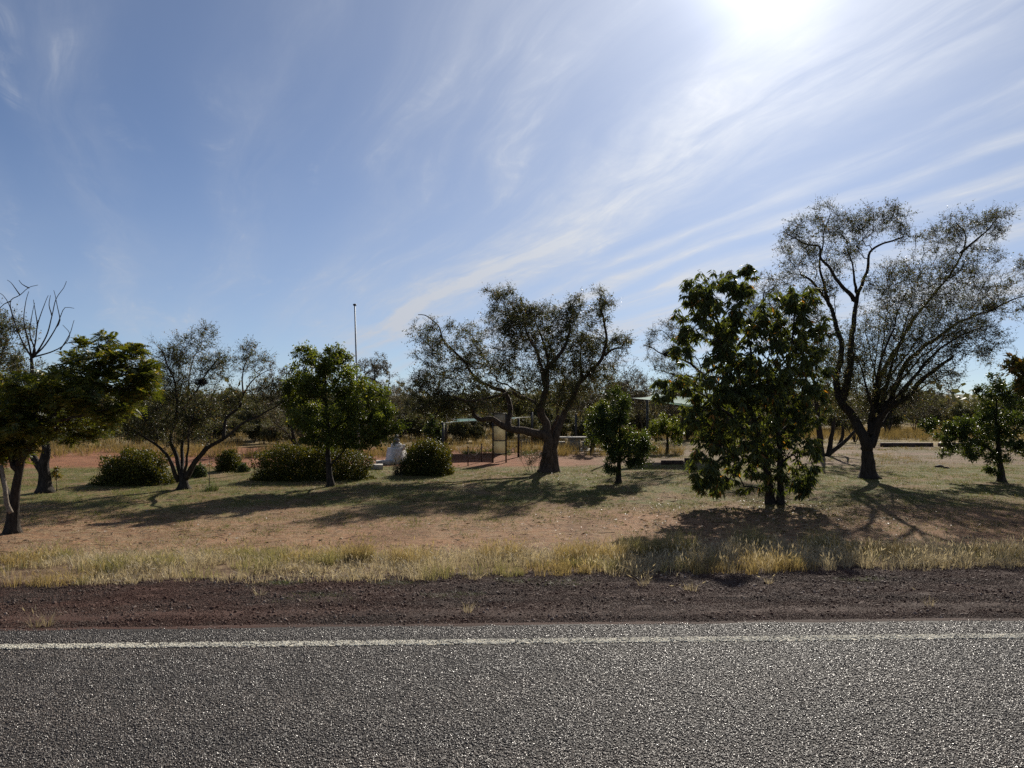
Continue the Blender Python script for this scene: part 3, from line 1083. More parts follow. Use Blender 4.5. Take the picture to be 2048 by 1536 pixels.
def cat_leaves(*arrs):
    V, Fa, n = [], [], 0
    for v, f in arrs:
        V.append(v)
        Fa.append(f + n)
        n += len(v)
    return np.concatenate(V), np.concatenate(Fa)


# --- big thorny tree with a stout forked trunk, right
def tree_big_right():
    d = depth_at(957)
    k = d / F
    T = Tree(11)
    px_limb(T, d, [(1737, 958), (1736, 925), (1735, 900), (1736, 875)], 17 * k, 15 * k, 0.02, True)
    px_limb(T, d, [(1733, 900), (1726, 878), (1707, 836, .2), (1680, 806, .4), (1673, 755, .5), (1682, 695, .4), (1672, 651, .5), (1659, 609, .6), (1627, 567, .5), (1606, 552, .4)], 11 * k, 3 * k, 0.05)
    px_limb(T, d, [(1684, 800, .4), (1698, 740, .1), (1700, 690, 0), (1708, 638, -.1), (1715, 601, 0), (1723, 563, .2), (1732, 538, .2), (1740, 505, .1), (1765, 488, .1), (1805, 474, 0)], 8 * k, 2.2 * k, 0.05)
    px_limb(T, d, [(1713, 602, 0), (1683, 573, -.3), (1661, 540, -.5), (1640, 515, -.5), (1636, 495, -.5), (1602, 482, -.6), (1566, 463, -.6)], 5 * k, 1.5 * k, 0.05)
    px_limb(T, d, [(1717, 590, 0), (1711, 560, .4), (1703, 522, .6), (1692, 497, .7)], 3.5 * k, 1.5 * k, 0.04)
    px_limb(T, d, [(1660, 612, .6), (1650, 570, 1.0), (1640, 530, 1.2), (1650, 470, 1.2), (1655, 430, 1.2)], 4 * k, 1.2 * k, 0.05)
    px_limb(T, d, [(1740, 893), (1750, 868), (1770, 822, -.2), (1811, 793, -.3), (1848, 757, -.5), (1885, 726, -.6), (1906, 710, -.7)], 10 * k, 4.6 * k, 0.04)
    px_limb(T, d, [(1767, 826, -.2), (1790, 778, .1), (1812, 728, .4), (1865, 682, .6), (1915, 648, .7), (1977, 621, .8), (2050, 592, .9)], 7 * k, 1.8 * k, 0.05)
    px_limb(T, d, [(1742, 870), (1749, 797, .5), (1773, 734, .8), (1807, 672, .9), (1848, 613, .8), (1898, 551, .7), (1923, 503, .7), (1927, 468, .7), (1912, 445, .7)], 7 * k, 1.8 * k, 0.05)
    px_limb(T, d, [(1921, 506, .7), (1942, 488, .5), (1962, 470, .3), (1985, 450, .2), (2004, 430, .2)], 3 * k, 1.0 * k, 0.04)
    px_limb(T, d, [(1800, 795, -.3), (1856, 720, -.9), (1920, 672, -1.2), (1985, 650, -1.3)], 4.5 * k, 1.4 * k, 0.05)
    px_limb(T, d, [(1745, 810, .5), (1762, 720, -.6), (1790, 640, -.9), (1810, 585, -1.0)], 4.5 * k, 1.3 * k, 0.05)
    for q, (x1, y1, o1) in enumerate(((1762, 640, .9), (1778, 600, .4), (1822, 640, -.9), (1838, 575, .2), (1872, 640, .3), (1880, 700, -1.3), (1910, 735, .6), (1730, 650, 1.2), (1940, 640, -.4), (1705, 700, -.9))):
        x0, y0 = 1740 + 7 * (q % 4), 868 - 9 * (q % 5)
        px_limb(T, d, [(x0, y0, 0), (x0 + (x1 - x0) * .25, y0 - (y0 - y1) * .36, o1 * .4), (x0 + (x1 - x0) * .62, y0 - (y0 - y1) * .70, o1 * .8), (x1, y1, o1)], 3.6 * k, 0.9 * k, 0.05)
    for b in ((1622, 482, 58, 40, 90, -.5), (1598, 528, 42, 36, 50, .3), (1655, 435, 40, 26, 50, 1.2), (1735, 450, 45, 34, 80, .1), (1778, 440, 48, 30, 60, .1),
              (1810, 472, 25, 18, 26), (1690, 512, 42, 40, 60, .5), (1925, 446, 58, 26, 70, .6), (1970, 455, 42, 32, 50, .3), (1795, 570, 60, 50, 160, -.8),
              (1860, 560, 66, 54, 180, .7), (1905, 620, 74, 62, 240, .7), (1795, 650, 84, 66, 330), (1740, 730, 76, 70, 280), (1965, 575, 56, 46, 120, .8),
              (2010, 610, 55, 34, 70, .9), (1850, 715, 70, 54, 230, -.6), (1893, 760, 40, 28, 45, -.8), (1635, 605, 46, 48, 70, .6), (1655, 710, 54, 76, 180, .6),
              (1950, 675, 58, 38, 130, -1.2), (1800, 785, 66, 46, 160), (1700, 800, 48, 46, 110, .3), (2040, 560, 40, 40, 40, .9), (1990, 700, 35, 40, 25, -1), (1875, 470, 32, 26, 34, .6), (1995, 432, 26, 18, 22, .2), (1900, 505, 52, 34, 60, .7), (1958, 520, 40, 32, 44, .6),
              (1700, 470, 42, 40, 60, .2), (1580, 560, 34, 40, 36, .4), (1640, 560, 44, 42, 60, .4), (1570, 480, 24, 26, 20, -.5), (1610, 440, 24, 20, 16, -.2)):
        px_blob(T, d, b, 1.55, 1.0)
    T.grow(0.30, 0.17, 0.0036, 2.3, 0.055)
    ex = T.fine_twigs(24000, 0.35, 0.0032, 0.12, 0.012)
    lv = leaves_on(T, ex, 92000, 0.056, 0.028, 0.03, -0.05)
    assemble(T, onground(1737, d), 'thorn_tree', 'tall thorny tree with forked dark trunk and a sawn-off limb', 'tree', None, M_bark, M_leaf_acacia, lv, 12, ex)
    return d


D_BIG = tree_big_right()


# --- gnarled spreading tree in the middle
def tree_middle():
    d = depth_at(943)
    k = d / F
    T = Tree(22)
    px_limb(T, d, [(1093, 944), (1097, 904), (1092, 861), (1084, 818), (1091, 778), (1098, 732), (1124, 700), (1138, 669), (1140, 640)], 13 * k, 3 * k, 0.05, True)
    px_limb(T, d, [(1108, 942, .1), (1108, 889, .1), (1124, 835, .2), (1144, 795, .3), (1164, 758, .4), (1195, 732, .4), (1210, 697, .4), (1211, 655, .3), (1201, 617, .3), (1200, 592, .3)], 10 * k, 2 * k, 0.05, True)
    px_limb(T, d, [(1084, 943, .3), (1090, 900, .3), (1100, 872, .3), (1112, 840, .6), (1116, 800, .8), (1130, 750, 1.0)], 8 * k, 3 * k, 0.05, True)
    px_limb(T, d, [(1209, 711, .4), (1230, 697, .1), (1264, 693, 0)], 3.4 * k, 1.2 * k, 0.04)
    px_limb(T, d, [(1096, 880), (1078, 868, -.2), (1050, 862, -.4), (1023, 858, -.5), (1008, 852, -.6), (983, 838, -.7), (962, 839, -.8), (949, 826, -.8), (936, 805, -.9), (915, 800, -1.0), (884, 812, -1.1), (868, 834, -1.2)], 10.5 * k, 1.6 * k, 0.05)
    px_limb(T, d, [(1014, 856, -.5), (1021, 822, 0), (1009, 783, .3), (983, 772, .5), (952, 755, .6), (929, 726, .6), (909, 700, .6), (886, 680, .6), (877, 649, .6), (857, 634, .6), (838, 627, .6)], 6.5 * k, 1.2 * k, 0.05)
    px_limb(T, d, [(1050, 795, .2), (1012, 786, -.6), (972, 798, -1.2), (938, 803, -1.6), (890, 790, -1.9)], 4.5 * k, 1.2 * k, 0.05)
    px_limb(T, d, [(1088, 815, 0), (1060, 800, .2), (1045, 795, .3)], 5 * k, 3.4 * k, 0.04)
    px_limb(T, d, [(1093, 772, 0), (1075, 709, -.4), (1049, 657, -.6), (1026, 617, -.7)], 5 * k, 1.4 * k, 0.05)
    px_limb(T, d, [(1098, 735, 0), (1090, 690, .8), (1070, 640, 1.2), (1060, 610, 1.3)], 4 * k, 1.3 * k, 0.05)
    px_limb(T, d, [(1165, 758, .4), (1160, 710, 1.0), (1165, 670, 1.2)], 4 * k, 1.4 * k, 0.05)
    for b in ((866, 790, 54, 56, 120, -1.2), (892, 722, 60, 48, 110, .3), (862, 668, 45, 36, 45, .6), (945, 690, 45, 56, 60, .6), (1020, 632, 50, 42, 120, -.6),
              (1062, 655, 60, 56, 150, .2), (1040, 728, 78, 58, 170), (1122, 655, 56, 50, 130, .3), (1142, 718, 62, 60, 150, .5), (1100, 788, 70, 38, 70),
              (1185, 690, 40, 42, 70, .6), (1202, 612, 28, 32, 45, .3), (1236, 690, 30, 26, 34, .1), (1180, 755, 50, 42, 80, .5), (930, 795, 62, 42, 110, -1.2), (975, 740, 50, 42, 60, .4),
              (1000, 590, 40, 18, 22, -.6), (1160, 610, 30, 22, 24, .6)):
        px_blob(T, d, b, 1.7)
    T.grow(0.30, 0.17, 0.0042, 2.3, 0.05)
    ex = T.fine_twigs(18000, 0.34, 0.0034, -0.12, 0.012)
    lv = leaves_on(T, ex, 92000, 0.062, 0.033, 0.03, -0.2)
    assemble(T, onground(1097, d), 'spreading_tree', 'gnarled spreading tree with a long low limb beside the screen', 'tree', None, M_bark_brown, M_leaf_acacia, lv, 12, ex, M_bark)
    # low suckers at the foot of the trunk
    T2 = Tree(23)
    b = onground(1070, d - 0.2)
    for i in range(7):
        a = b + np.array([(i - 3) * 0.09, 0.05 * (i % 3), -0.03])
        T2.limb([a, a + np.array([(i - 3) * 0.06, -0.05, 0.35]), a + np.array([(i - 3) * 0.14, -0.1, 0.8])], 0.011, 0.005, 0.02)
    T2.blob(b + np.array([-0.05, 0, 0.55]), (0.5, 0.35, 0.45), 90)
    T2.grow(0.2, 0.12, 0.003)
    assemble(T2, b, 'sucker_shrub', 'wispy low shrub growing against the foot of the gnarled tree', 'shrub', None, M_bark, M_leaf_grey, leaves_small(T2, 1500, 0.05, 0.02, 0.02, 0.05), 6)


tree_middle()


# --- mango tree
def tree_mango():
    d = depth_at(1008)
    k = d / F
    T = Tree(33)
    px_limb(T, d, [(1541, 1009), (1535, 960), (1529, 915), (1518, 865), (1495, 800), (1470, 730), (1440, 650), (1425, 590)], 9.5 * k, 2 * k, 0.03, True)
    px_limb(T, d, [(1563, 1009, -.1), (1560, 945), (1557, 883), (1556, 828), (1572, 740), (1585, 670), (1590, 600)], 8 * k, 2 * k, 0.03, True)
    px_limb(T, d, [(1524, 890), (1480, 850, -.4), (1440, 815, -.6), (1390, 780, -.6), (1350, 768, -.5)], 4 * k, 1.4 * k, 0.04)
    px_limb(T, d, [(1495, 800), (1500, 700, .4), (1480, 620, .5), (1470, 570, .5)], 4 * k, 1.4 * k, 0.04)
    px_limb(T, d, [(1556, 830), (1535, 760, -.5), (1540, 690, -.6)], 4 * k, 1.4 * k, 0.04)
    px_limb(T, d, [(1557, 870), (1590, 830, .4), (1612, 770, .5)], 4 * k, 1.4 * k, 0.04)
    px_limb(T, d, [(1530, 930), (1480, 910, -.5), (1430, 925, -.7), (1412, 950, -.7)], 3.4 * k, 1.2 * k, 0.04)
    px_limb(T, d, [(1558, 925), (1590, 910, -.3), (1606, 940, -.3)], 3 * k, 1.2 * k, 0.04)
    for b in ((1400, 575, 42, 38, 60), (1470, 568, 36, 40, 55, .4), (1425, 640, 64, 56, 110), (1480, 700, 60, 66, 110, .2), (1590, 608, 42, 48, 80), (1606, 680, 46, 66, 90, .2),
              (1540, 722, 56, 66, 80, -.4), (1440, 760, 68, 56, 100, -.3), (1345, 772, 40, 32, 40, -.5), (1372, 682, 34, 36, 40), (1500, 812, 94, 66, 150), (1415, 830, 48, 46, 60, -.4),
              (1602, 800, 48, 60, 80, .3), (1480, 888, 76, 46, 80, -.3), (1592, 885, 46, 46, 60), (1408, 925, 36, 44, 46, -.6), (1428, 972, 32, 24, 26, -.7), (1602, 945, 30, 34, 28, -.2),
              (1530, 890, 46, 40, 40, .4), (1490, 540, 16, 16, 10), (1530, 640, 44, 46, 60, .3), (1560, 770, 60, 60, 90), (1450, 860, 70, 46, 70),
              (1500, 950, 60, 34, 40, -.4), (1580, 960, 40, 30, 30, -.2), (1630, 740, 26, 50, 40, .2)):
        px_blob(T, d, b, 2.2, 0.95)
    T.grow(0.25, 0.15, 0.0045, 2.3, 0.04)
    lv = leaves_whorl(T, 5600, 6, 0.215, 0.052, 0.009, -1.05)
    assemble(T, onground(1550, d), 'mango_tree', 'dense tree with two stems and long drooping glossy leaves', 'tree', None, M_bark, M_leaf_mango, lv, 10)
    return d


D_MANGO = tree_mango()


# --- rounded glossy tree left of the middle
def tree_glossy():
    d = depth_at(973)
    k = d / F
    T = Tree(44)
    px_limb(T, d, [(660, 974), (658, 935), (656, 895), (655, 838), (652, 780), (648, 730), (640, 705)], 7 * k, 1.6 * k, 0.03, True)
    px_limb(T, d, [(656, 868), (683, 845), (718, 830), (752, 832)], 3.2 * k, 1.2 * k)
    px_limb(T, d, [(660, 936), (686, 902, -.2), (710, 878, -.3)], 2.6 * k, 1.1 * k)
    px_limb(T, d, [(655, 884), (629, 866, .2), (609, 846, .2), (590, 820, .2)], 3 * k, 1.1 * k)
    px_limb(T, d, [(655, 830), (680, 785, .4), (705, 760, .5)], 2.8 * k, 1.1 * k)
    px_limb(T, d, [(654, 810), (630, 775, -.5), (610, 750, -.6)], 2.8 * k, 1.1 * k)
    for b in ((640, 742, 62, 50, 120), (695, 770, 55, 50, 90, .3), (728, 812, 56, 46, 90, .2), (772, 842, 38, 28, 45), (604, 785, 46, 48, 90), (655, 830, 82, 52, 150),
              (735, 862, 50, 36, 70), (610, 850, 50, 38, 60), (680, 880, 60, 28, 50), (610, 712, 22, 16, 16), (668, 702, 22, 14, 14)):
        px_blob(T, d, b, 1.6)
    T.grow(0.25, 0.15, 0.0036, 2.3, 0.035)
    lv = leaves_small(T, 52000, 0.080, 0.042, 0.010, 0.07, -0.15)
    assemble(T, onground(660, d), 'leafy_tree', 'rounded leafy tree with one slim trunk in front of the clipped hedge', 'tree', None, M_bark, M_leaf_glossy, lv, 10)


tree_glossy()


# --- multi-stemmed sparse thorn tree, left
def tree_left_sparse():
    d = depth_at(976)
    k = d / F
    T = Tree(55)
    px_limb(T, d, [(367, 977), (366, 960), (365, 946)], 12 * k, 10 * k, 0.02, True)
    px_limb(T, d, [(358, 963), (340, 930, -.2), (326, 902, -.3), (300, 878, -.4), (267, 864, -.5), (247, 843, -.5)], 5 * k, 1.4 * k, 0.04)
    px_limb(T, d, [(362, 953), (350, 905, .2), (342, 878, .3), (349, 849, .3), (370, 814, .2), (390, 787, .1), (411, 749, 0), (440, 717, 0), (458, 704, 0)], 5.5 * k, 1.2 * k, 0.04)
    px_limb(T, d, [(365, 950), (364, 899, .5), (376, 823, .7), (382, 732, .8), (402, 697, .9)], 4.5 * k, 1.2 * k, 0.04)
    px_limb(T, d, [(349, 850, .3), (355, 790, -.2), (346, 752, -.4), (329, 711, -.5), (314, 688, -.5)], 4 * k, 1.2 * k, 0.04)
    px_limb(T, d, [(371, 957), (386, 932, -.1), (402, 910, -.2), (420, 893, -.3), (455, 872, -.4), (487, 846, -.4), (522, 831, -.4), (566, 802, -.4)], 6.5 * k, 1.4 * k, 0.03)
    px_limb(T, d, [(447, 876, -.4), (455, 837, -.2), (481, 814, 0), (487, 787, 0), (510, 755, 0), (546, 735, 0)], 4 * k, 1.0 * k, 0.03)
    px_limb(T, d, [(486, 790, 0), (484, 760, .2), (490, 730, .3), (505, 705, .3)], 2 * k, 0.9 * k, 0.03)
    px_limb(T, d, [(370, 955), (376, 900, -.6), (379, 860, -.8), (382, 830, -.9)], 3.8 * k, 1.4 * k, 0.04)
    px_limb(T, d, [(400, 912, -.2), (424, 870, .3), (432, 830, .5)], 2.4 * k, 1.0 * k, 0.03)
    for b in ((325, 725, 50, 56, 80, -.4), (395, 700, 50, 42, 80, .4), (295, 830, 55, 42, 110, -.4), (395, 800, 50, 56, 110), (438, 730, 36, 34, 50), (502, 722, 36, 32, 45, .2),
              (532, 785, 36, 30, 50, -.3), (462, 798, 26, 22, 30), (360, 860, 48, 40, 90), (345, 780, 50, 50, 90), (410, 850, 36, 34, 50, -.3), (260, 860, 28, 26, 30, -.5)):
        px_blob(T, d, b, 1.5)
    T.grow(0.30, 0.15, 0.0036, 2.3, 0.04)
    ex = T.fine_twigs(9500, 0.32, 0.003, 0.3, 0.012)
    lv = leaves_on(T, ex, 30000, 0.054, 0.027, 0.03, 0.0)
    assemble(T, onground(366, d), 'thorn_tree', 'sparse thorny tree whose many stems fan from one short trunk', 'tree', None, M_bark, M_leaf_acacia, lv, 10, ex)
    return d


D_SPARSE = tree_left_sparse()


# --- feathery tree, left edge
def tree_feathery():
    d = 15.2
    k = d / F
    T = Tree(66)
    px_limb(T, d, [(24, 1068), (26, 1020), (30, 985), (36, 950), (44, 915)], 13.5 * k, 10 * k, 0.02, True)
    px_limb(T, d, [(40, 930), (58, 890, -.2), (95, 840, -.4), (150, 790, -.4), (205, 765, -.3), (255, 750, -.2)], 8 * k, 1.8 * k, 0.03)
    px_limb(T, d, [(42, 925), (48, 870, .4), (70, 800, .7), (110, 750, .9), (150, 715, 1.0)], 7 * k, 1.6 * k, 0.03)
    px_limb(T, d, [(38, 940), (10, 880, .2), (-30, 820, .3), (-70, 770, .3)], 7.5 * k, 1.8 * k, 0.03)
    px_limb(T, d, [(95, 842, -.4), (150, 835, -.9), (215, 820, -1.1)], 4 * k, 1.4 * k, 0.03)
    px_limb(T, d, [(150, 790, -.4), (190, 730, -.5), (200, 690, -.5)], 3.4 * k, 1.2 * k, 0.03)
    px_limb(T, d, [(28, 1010), (4, 960, .5), (-14, 900, .7)], 7 * k, 4 * k, 0.03)
    for b in ((70, 792, 70, 36, 40, .4), (150, 742, 64, 36, 36, .5), (205, 722, 50, 26, 24, -.3), (250, 742, 55, 40, 38, -.2), (205, 790, 70, 38, 40, -.7), (120, 810, 70, 44, 46, -.5),
              (40, 830, 60, 50, 44), (-40, 790, 80, 60, 44, .3), (275, 775, 40, 26, 20, -.2), (60, 880, 60, 32, 24, .2), (215, 830, 34, 18, 12, -1.0), (-30, 870, 60, 44, 26), (140, 775, 60, 44, 40, -.8), (250, 694, 26, 14, 6, .3), (165, 686, 18, 14, 5, .4), (215, 678, 18, 12, 5, .1), (285, 700, 20, 14, 5, .2), (60, 790, 60, 40, 40, -.6), (290, 750, 30, 34, 20, .2), (50, 850, 70, 44, 50, -.5), (-20, 880, 60, 40, 40, -.3), (120, 855, 60, 34, 36, .5), (20, 905, 46, 22, 18, .4), (170, 850, 50, 30, 24, .3), (255, 800, 40, 34, 24, .3)):
        px_blob(T, d, b, 2.4, 0.9)
    T.grow(0.25, 0.16, 0.005, 2.3, 0.04)
    lv = leaves_fern(T, 6400, 0.28, 0.014)
    root = assemble(T, onground(24, d), 'feathery_tree', 'tree with feathery fern-like green leaves and a leaning pale dead branch', 'tree', None, M_bark, M_leaf_fern, lv, 12)
    s = Shape()
    P, _ = catmull([P3(2, 930, d - 0.35), P3(10, 975, d - 0.4), P3(13, 1005, d - 0.4), P3(22, 1026, d - 0.36)], 0.08)
    s.tube(P - np.array(root.location), np.linspace(0.035, 0.05, len(P)), 8)
    s.build('dead_branch', M_bark_pale, root, True)


tree_feathery()


# --- thick trunk behind it with grey crown and a bare dead top
def tree_bare_top():
    d = depth_at(984)
    k = d / F
    T = Tree(77)
    px_limb(T, d, [(90, 985), (90, 955), (88, 930), (92, 900), (90, 870)], 15 * k, 11 * k, 0.03, True)
    px_limb(T, d, [(86, 945), (72, 926), (58, 905), (30, 860), (10, 800), (0, 740), (10, 690)], 8 * k, 2 * k, 0.04)
    px_limb(T, d, [(90, 872), (80, 830), (70, 780), (65, 745), (63, 712)], 10 * k, 4.2 * k, 0.03)
    px_limb(T, d, [(90, 880), (130, 860, .3), (180, 850, .5), (240, 870, .6)], 5 * k, 1.4 * k, 0.04)
    # the bare spray
    spray = [[(63, 714), (48, 690), (35, 660), (22, 620), (22, 600), (40, 590), (58, 575), (76, 570)],
             [(63, 714), (56, 680), (48, 640), (52, 600), (58, 583)], [(63, 716), (70, 690), (75, 650), (88, 610), (95, 590)],
             [(64, 716), (80, 695), (96, 665), (104, 630), (112, 598), (128, 575), (134, 562)], [(66, 714), (90, 690), (112, 655), (122, 630), (130, 615), (148, 617)],
             [(112, 655), (120, 640), (112, 600), (108, 580)], [(66, 716), (70, 700), (60, 670), (62, 640), (70, 605)], [(35, 662), (18, 610), (5, 590), (-5, 585)],
             [(40, 590), (30, 575), (22, 565), (14, 560)], [(120, 700), (140, 668), (148, 640)], [(66, 714), (100, 705), (128, 690), (140, 668), (126, 650)],
             [(75, 652), (70, 620), (66, 600)], [(104, 632), (98, 610), (100, 590)], [(58, 576), (44, 568), (38, 560)], [(22, 602), (8, 608), (-4, 620)]]
    rng = np.random.default_rng(5)
    for s_ in spray:
        main = s_[0][1] > 710
        px_limb(T, d, s_, (2.0 if main else 1.3) * k, 0.75 * k, 0.008)
    n_bare = len(T.nodes)
    for b in ((10, 670, 55, 50, 70, .4), (20, 740, 50, 50, 60, .3), (-30, 720, 60, 70, 60, .4), (60, 800, 60, 40, 50, .4), (180, 860, 70, 22, 50, .5), (120, 830, 60, 30, 40, .3)):
        px_blob(T, d, b, 1.8)
    T.grow(0.3, 0.15, 0.0036, 2.3, 0.035)
    ex = T.fine_twigs(5000, 0.3, 0.003, 0.1, 0.012)
    lv = leaves_on(T, ex, 26000, 0.058, 0.03)
    assemble(T, onground(90, d), 'old_tree', 'thick-trunked tree with a bare spray of dead branches at its top', 'tree', None, M_bark, M_leaf_acacia, lv, 10, ex)


tree_bare_top()


# --- small round tree with low skirts, middle right
def small_tree(seed, base_px, base_py, limbs, blobs, name, label, mat, nleaf, size, bark=M_bark, dens=1.0, droop=-0.15, thin=0.010, group=None, tr=7.0, d=None):
    d = d or depth_at(base_py)
    k = d / F
    T = Tree(seed)
    for i, (pts, r0, r1) in enumerate(limbs):
        px_limb(T, d, pts, r0 * k, r1 * k, 0.02, i == 0)
    for b in blobs:
        px_blob(T, d, b, dens * 1.6)
    T.grow(0.25, 0.14, 0.0036, 2.3, 0.03)
    lv = leaves_small(T, int(nleaf * 1.9), size * 1.06, size * 0.52, thin, 0.055, droop)
    return assemble(T, onground(base_px, d), name, label, 'tree', group, bark, mat, lv, 9)


small_tree(81, 1236, 966, [([(1236, 967), (1237, 940), (1240, 905), (1240, 860), (1240, 815)], 6.5, 2), ([(1238, 925), (1262, 905), (1286, 892)], 3, 1.2), ([(1238, 915), (1222, 890), (1210, 860)], 2.6, 1.1)],
           [(1228, 805, 30, 34, 50), (1236, 862, 46, 46, 110), (1255, 895, 52, 36, 80), (1292, 900, 24, 40, 44), (1212, 850, 34, 44, 50), (1224, 934, 14, 22, 16, -.2), (1266, 930, 18, 14, 14, -.2)],
           'small_tree', 'small rounded dark-leaved tree with bright green top left of the mango', M_leaf_dark, 15000, 0.07)
small_tree(82, 2001, 963, [([(2003, 964), (2001, 940), (1998, 910), (1994, 860), (1992, 800)], 8, 2), ([(1998, 915), (1960, 885), (1915, 870), (1870, 855)], 3.2, 1.2), ([(1997, 890), (2030, 860), (2060, 840)], 3, 1.2)],
           [(1995, 778, 40, 28, 50), (2012, 825, 50, 50, 110), (1962, 850, 46, 36, 70), (1905, 862, 36, 26, 46), (1930, 890, 50, 32, 70), (2005, 890, 46, 36, 70), (1862, 852, 18, 18, 16), (1984, 932, 14, 16, 14), (2070, 840, 46, 56, 80), (2040, 905, 30, 26, 26)],
           'small_tree', 'small round-leaved tree whose left branches sweep low over the grass', M_leaf_dark, 18000, 0.075)
small_tree(83, 2150, 1016, [([(2150, 1018), (2142, 950), (2128, 880), (2110, 800), (2100, 740)], 11, 3), ([(2125, 860), (2080, 800), (2045, 745), (2025, 722)], 4, 1.2)],
           [(2052, 730, 36, 24, 26), (2075, 770, 34, 26, 26), (2130, 740, 60, 50, 60), (2170, 800, 70, 60, 60)],
           'broadleaf_tree', 'tree with yellowing broad leaves reaching in from the right edge', M_leaf_yellow, 3600, 0.15, thin=0.012)
# trees standing behind, around the shelters
small_tree(84, 1650, 913, [([(1640, 914), (1640, 880), (1636, 840), (1630, 780), (1620, 700)], 8, 2), ([(1656, 913), (1662, 880), (1668, 845), (1680, 800), (1690, 740)], 6, 2),
                           ([(1652, 912), (1672, 897), (1690, 882), (1707, 866), (1720, 850)], 5.5, 4), ([(1678, 892, 1.0), (1686, 870, 1.0), (1683, 840, 1.0), (1676, 800, .8)], 4.5, 2)],
           [(1625, 720, 60, 60, 90), (1690, 740, 60, 60, 90), (1655, 800, 60, 40, 60), (1560, 610, 40, 40, 40), (1580, 660, 50, 50, 60)],
           'thorn_tree', 'dark thorny tree with a slanting stem in the shade behind the mango', M_leaf_acacia, 9000, 0.07, M_bark, 1.0, 0.0)


def tree_nest():
    d = 34.0
    k = d / F
    T = Tree(85)
    px_limb(T, d, [(1462, 918), (1460, 870), (1450, 820), (1440, 780)], 9 * k, 5 * k, 0.03, True)
    px_limb(T, d, [(1450, 820), (1425, 770), (1390, 735), (1360, 718), (1338, 712), (1318, 704), (1300, 694), (1284, 690)], 5 * k, 1.3 * k, 0.04)
    px_limb(T, d, [(1390, 735), (1370, 700), (1345, 680), (1325, 660)], 3 * k, 1 * k, 0.04)
    px_limb(T, d, [(1425, 772), (1390, 755), (1350, 748), (1315, 740)], 3.2 * k, 1 * k, 0.04)
    px_limb(T, d, [(1442, 785), (1460, 720), (1510, 640), (1530, 580)], 6 * k, 1.5 * k, 0.04)
    for b in ((1335, 660, 36, 26, 36), (1365, 690, 40, 40, 44), (1310, 715, 28, 22, 18), (1345, 745, 40, 20, 30), (1395, 760, 40, 30, 30), (1530, 590, 42, 38, 60), (1500, 640, 50, 50, 60), (1300, 690, 14, 12, 8)):
        px_blob(T, d, b, 1.6)
    T.grow(0.3, 0.17, 0.004, 2.3, 0.04)
    ex = T.fine_twigs(4200, 0.36, 0.0036, 0.15, 0.014)
    lv = leaves_on(T, ex, 13000, 0.062, 0.03)
    assemble(T, onground(1462, d), 'thorn_tree', 'half-bare thorny tree behind the mango with a nest on its outer limb', 'tree', None, M_bark, M_leaf_acacia, lv, 9, ex)
    return d


D_NEST = tree_nest()
small_tree(86, 585, 903, [([(590, 905), (588, 880), (580, 840), (565, 800), (550, 770)], 5, 1.5), ([(592, 904), (605, 870), (618, 830), (625, 790)], 5, 1.5), ([(586, 884), (570, 862), (548, 845)], 3, 1.2)],
           [(560, 775, 44, 40, 90), (600, 800, 44, 46, 90), (550, 830, 36, 36, 60), (600, 850, 44, 36, 60), (545, 735, 24, 20, 22)],
           'thorn_tree', 'greyish thorny tree left of and behind the rounded leafy tree', M_leaf_grey, 7000, 0.07, M_bark, 1.2, 0.0)
small_tree(87, 758, 900, [([(758, 901), (757, 860), (755, 810), (750, 760), (748, 725)], 5, 1.5), ([(757, 850), (772, 800), (780, 750)], 3, 1.2), ([(756, 820), (735, 770), (728, 735)], 3, 1.2)],
           [(748, 735, 38, 30, 70), (770, 765, 28, 36, 60), (735, 780, 36, 36, 60), (780, 800, 22, 28, 40), (752, 830, 40, 36, 50)],
           'thorn_tree', 'thorny tree right behind the flagpole', M_leaf_grey, 7500, 0.07, M_bark, 1.2, 0.0)
small_tree(88, 1184, 905, [([(1184, 906), (1186, 880), (1190, 850), (1196, 820)], 5, 1.5)], [(1196, 842, 26, 44, 70), (1182, 870, 18, 24, 30), (1205, 812, 16, 18, 20)],
           'small_tree', 'slender sunlit green tree beside the picnic table', M_leaf_glossy, 4500, 0.085)
small_tree(89, 1335, 906, [([(1335, 907), (1335, 885), (1333, 860), (1330, 835)], 4, 1.2)], [(1330, 855, 34, 26, 70), (1350, 870, 24, 22, 40), (1312, 868, 20, 22, 30)],
           'small_tree', 'low leafy tree under the right shade sail', M_leaf_glossy, 4500, 0.085)
small_tree(90, 866, 905, [([(866, 906), (866, 880), (866, 850)], 4, 1.2)], [(866, 852, 20, 20, 50), (868, 880, 20, 20, 40)],
           'small_tree', 'narrow dark shrub-like tree left of the shade sail posts', M_leaf_dark, 3600, 0.085)


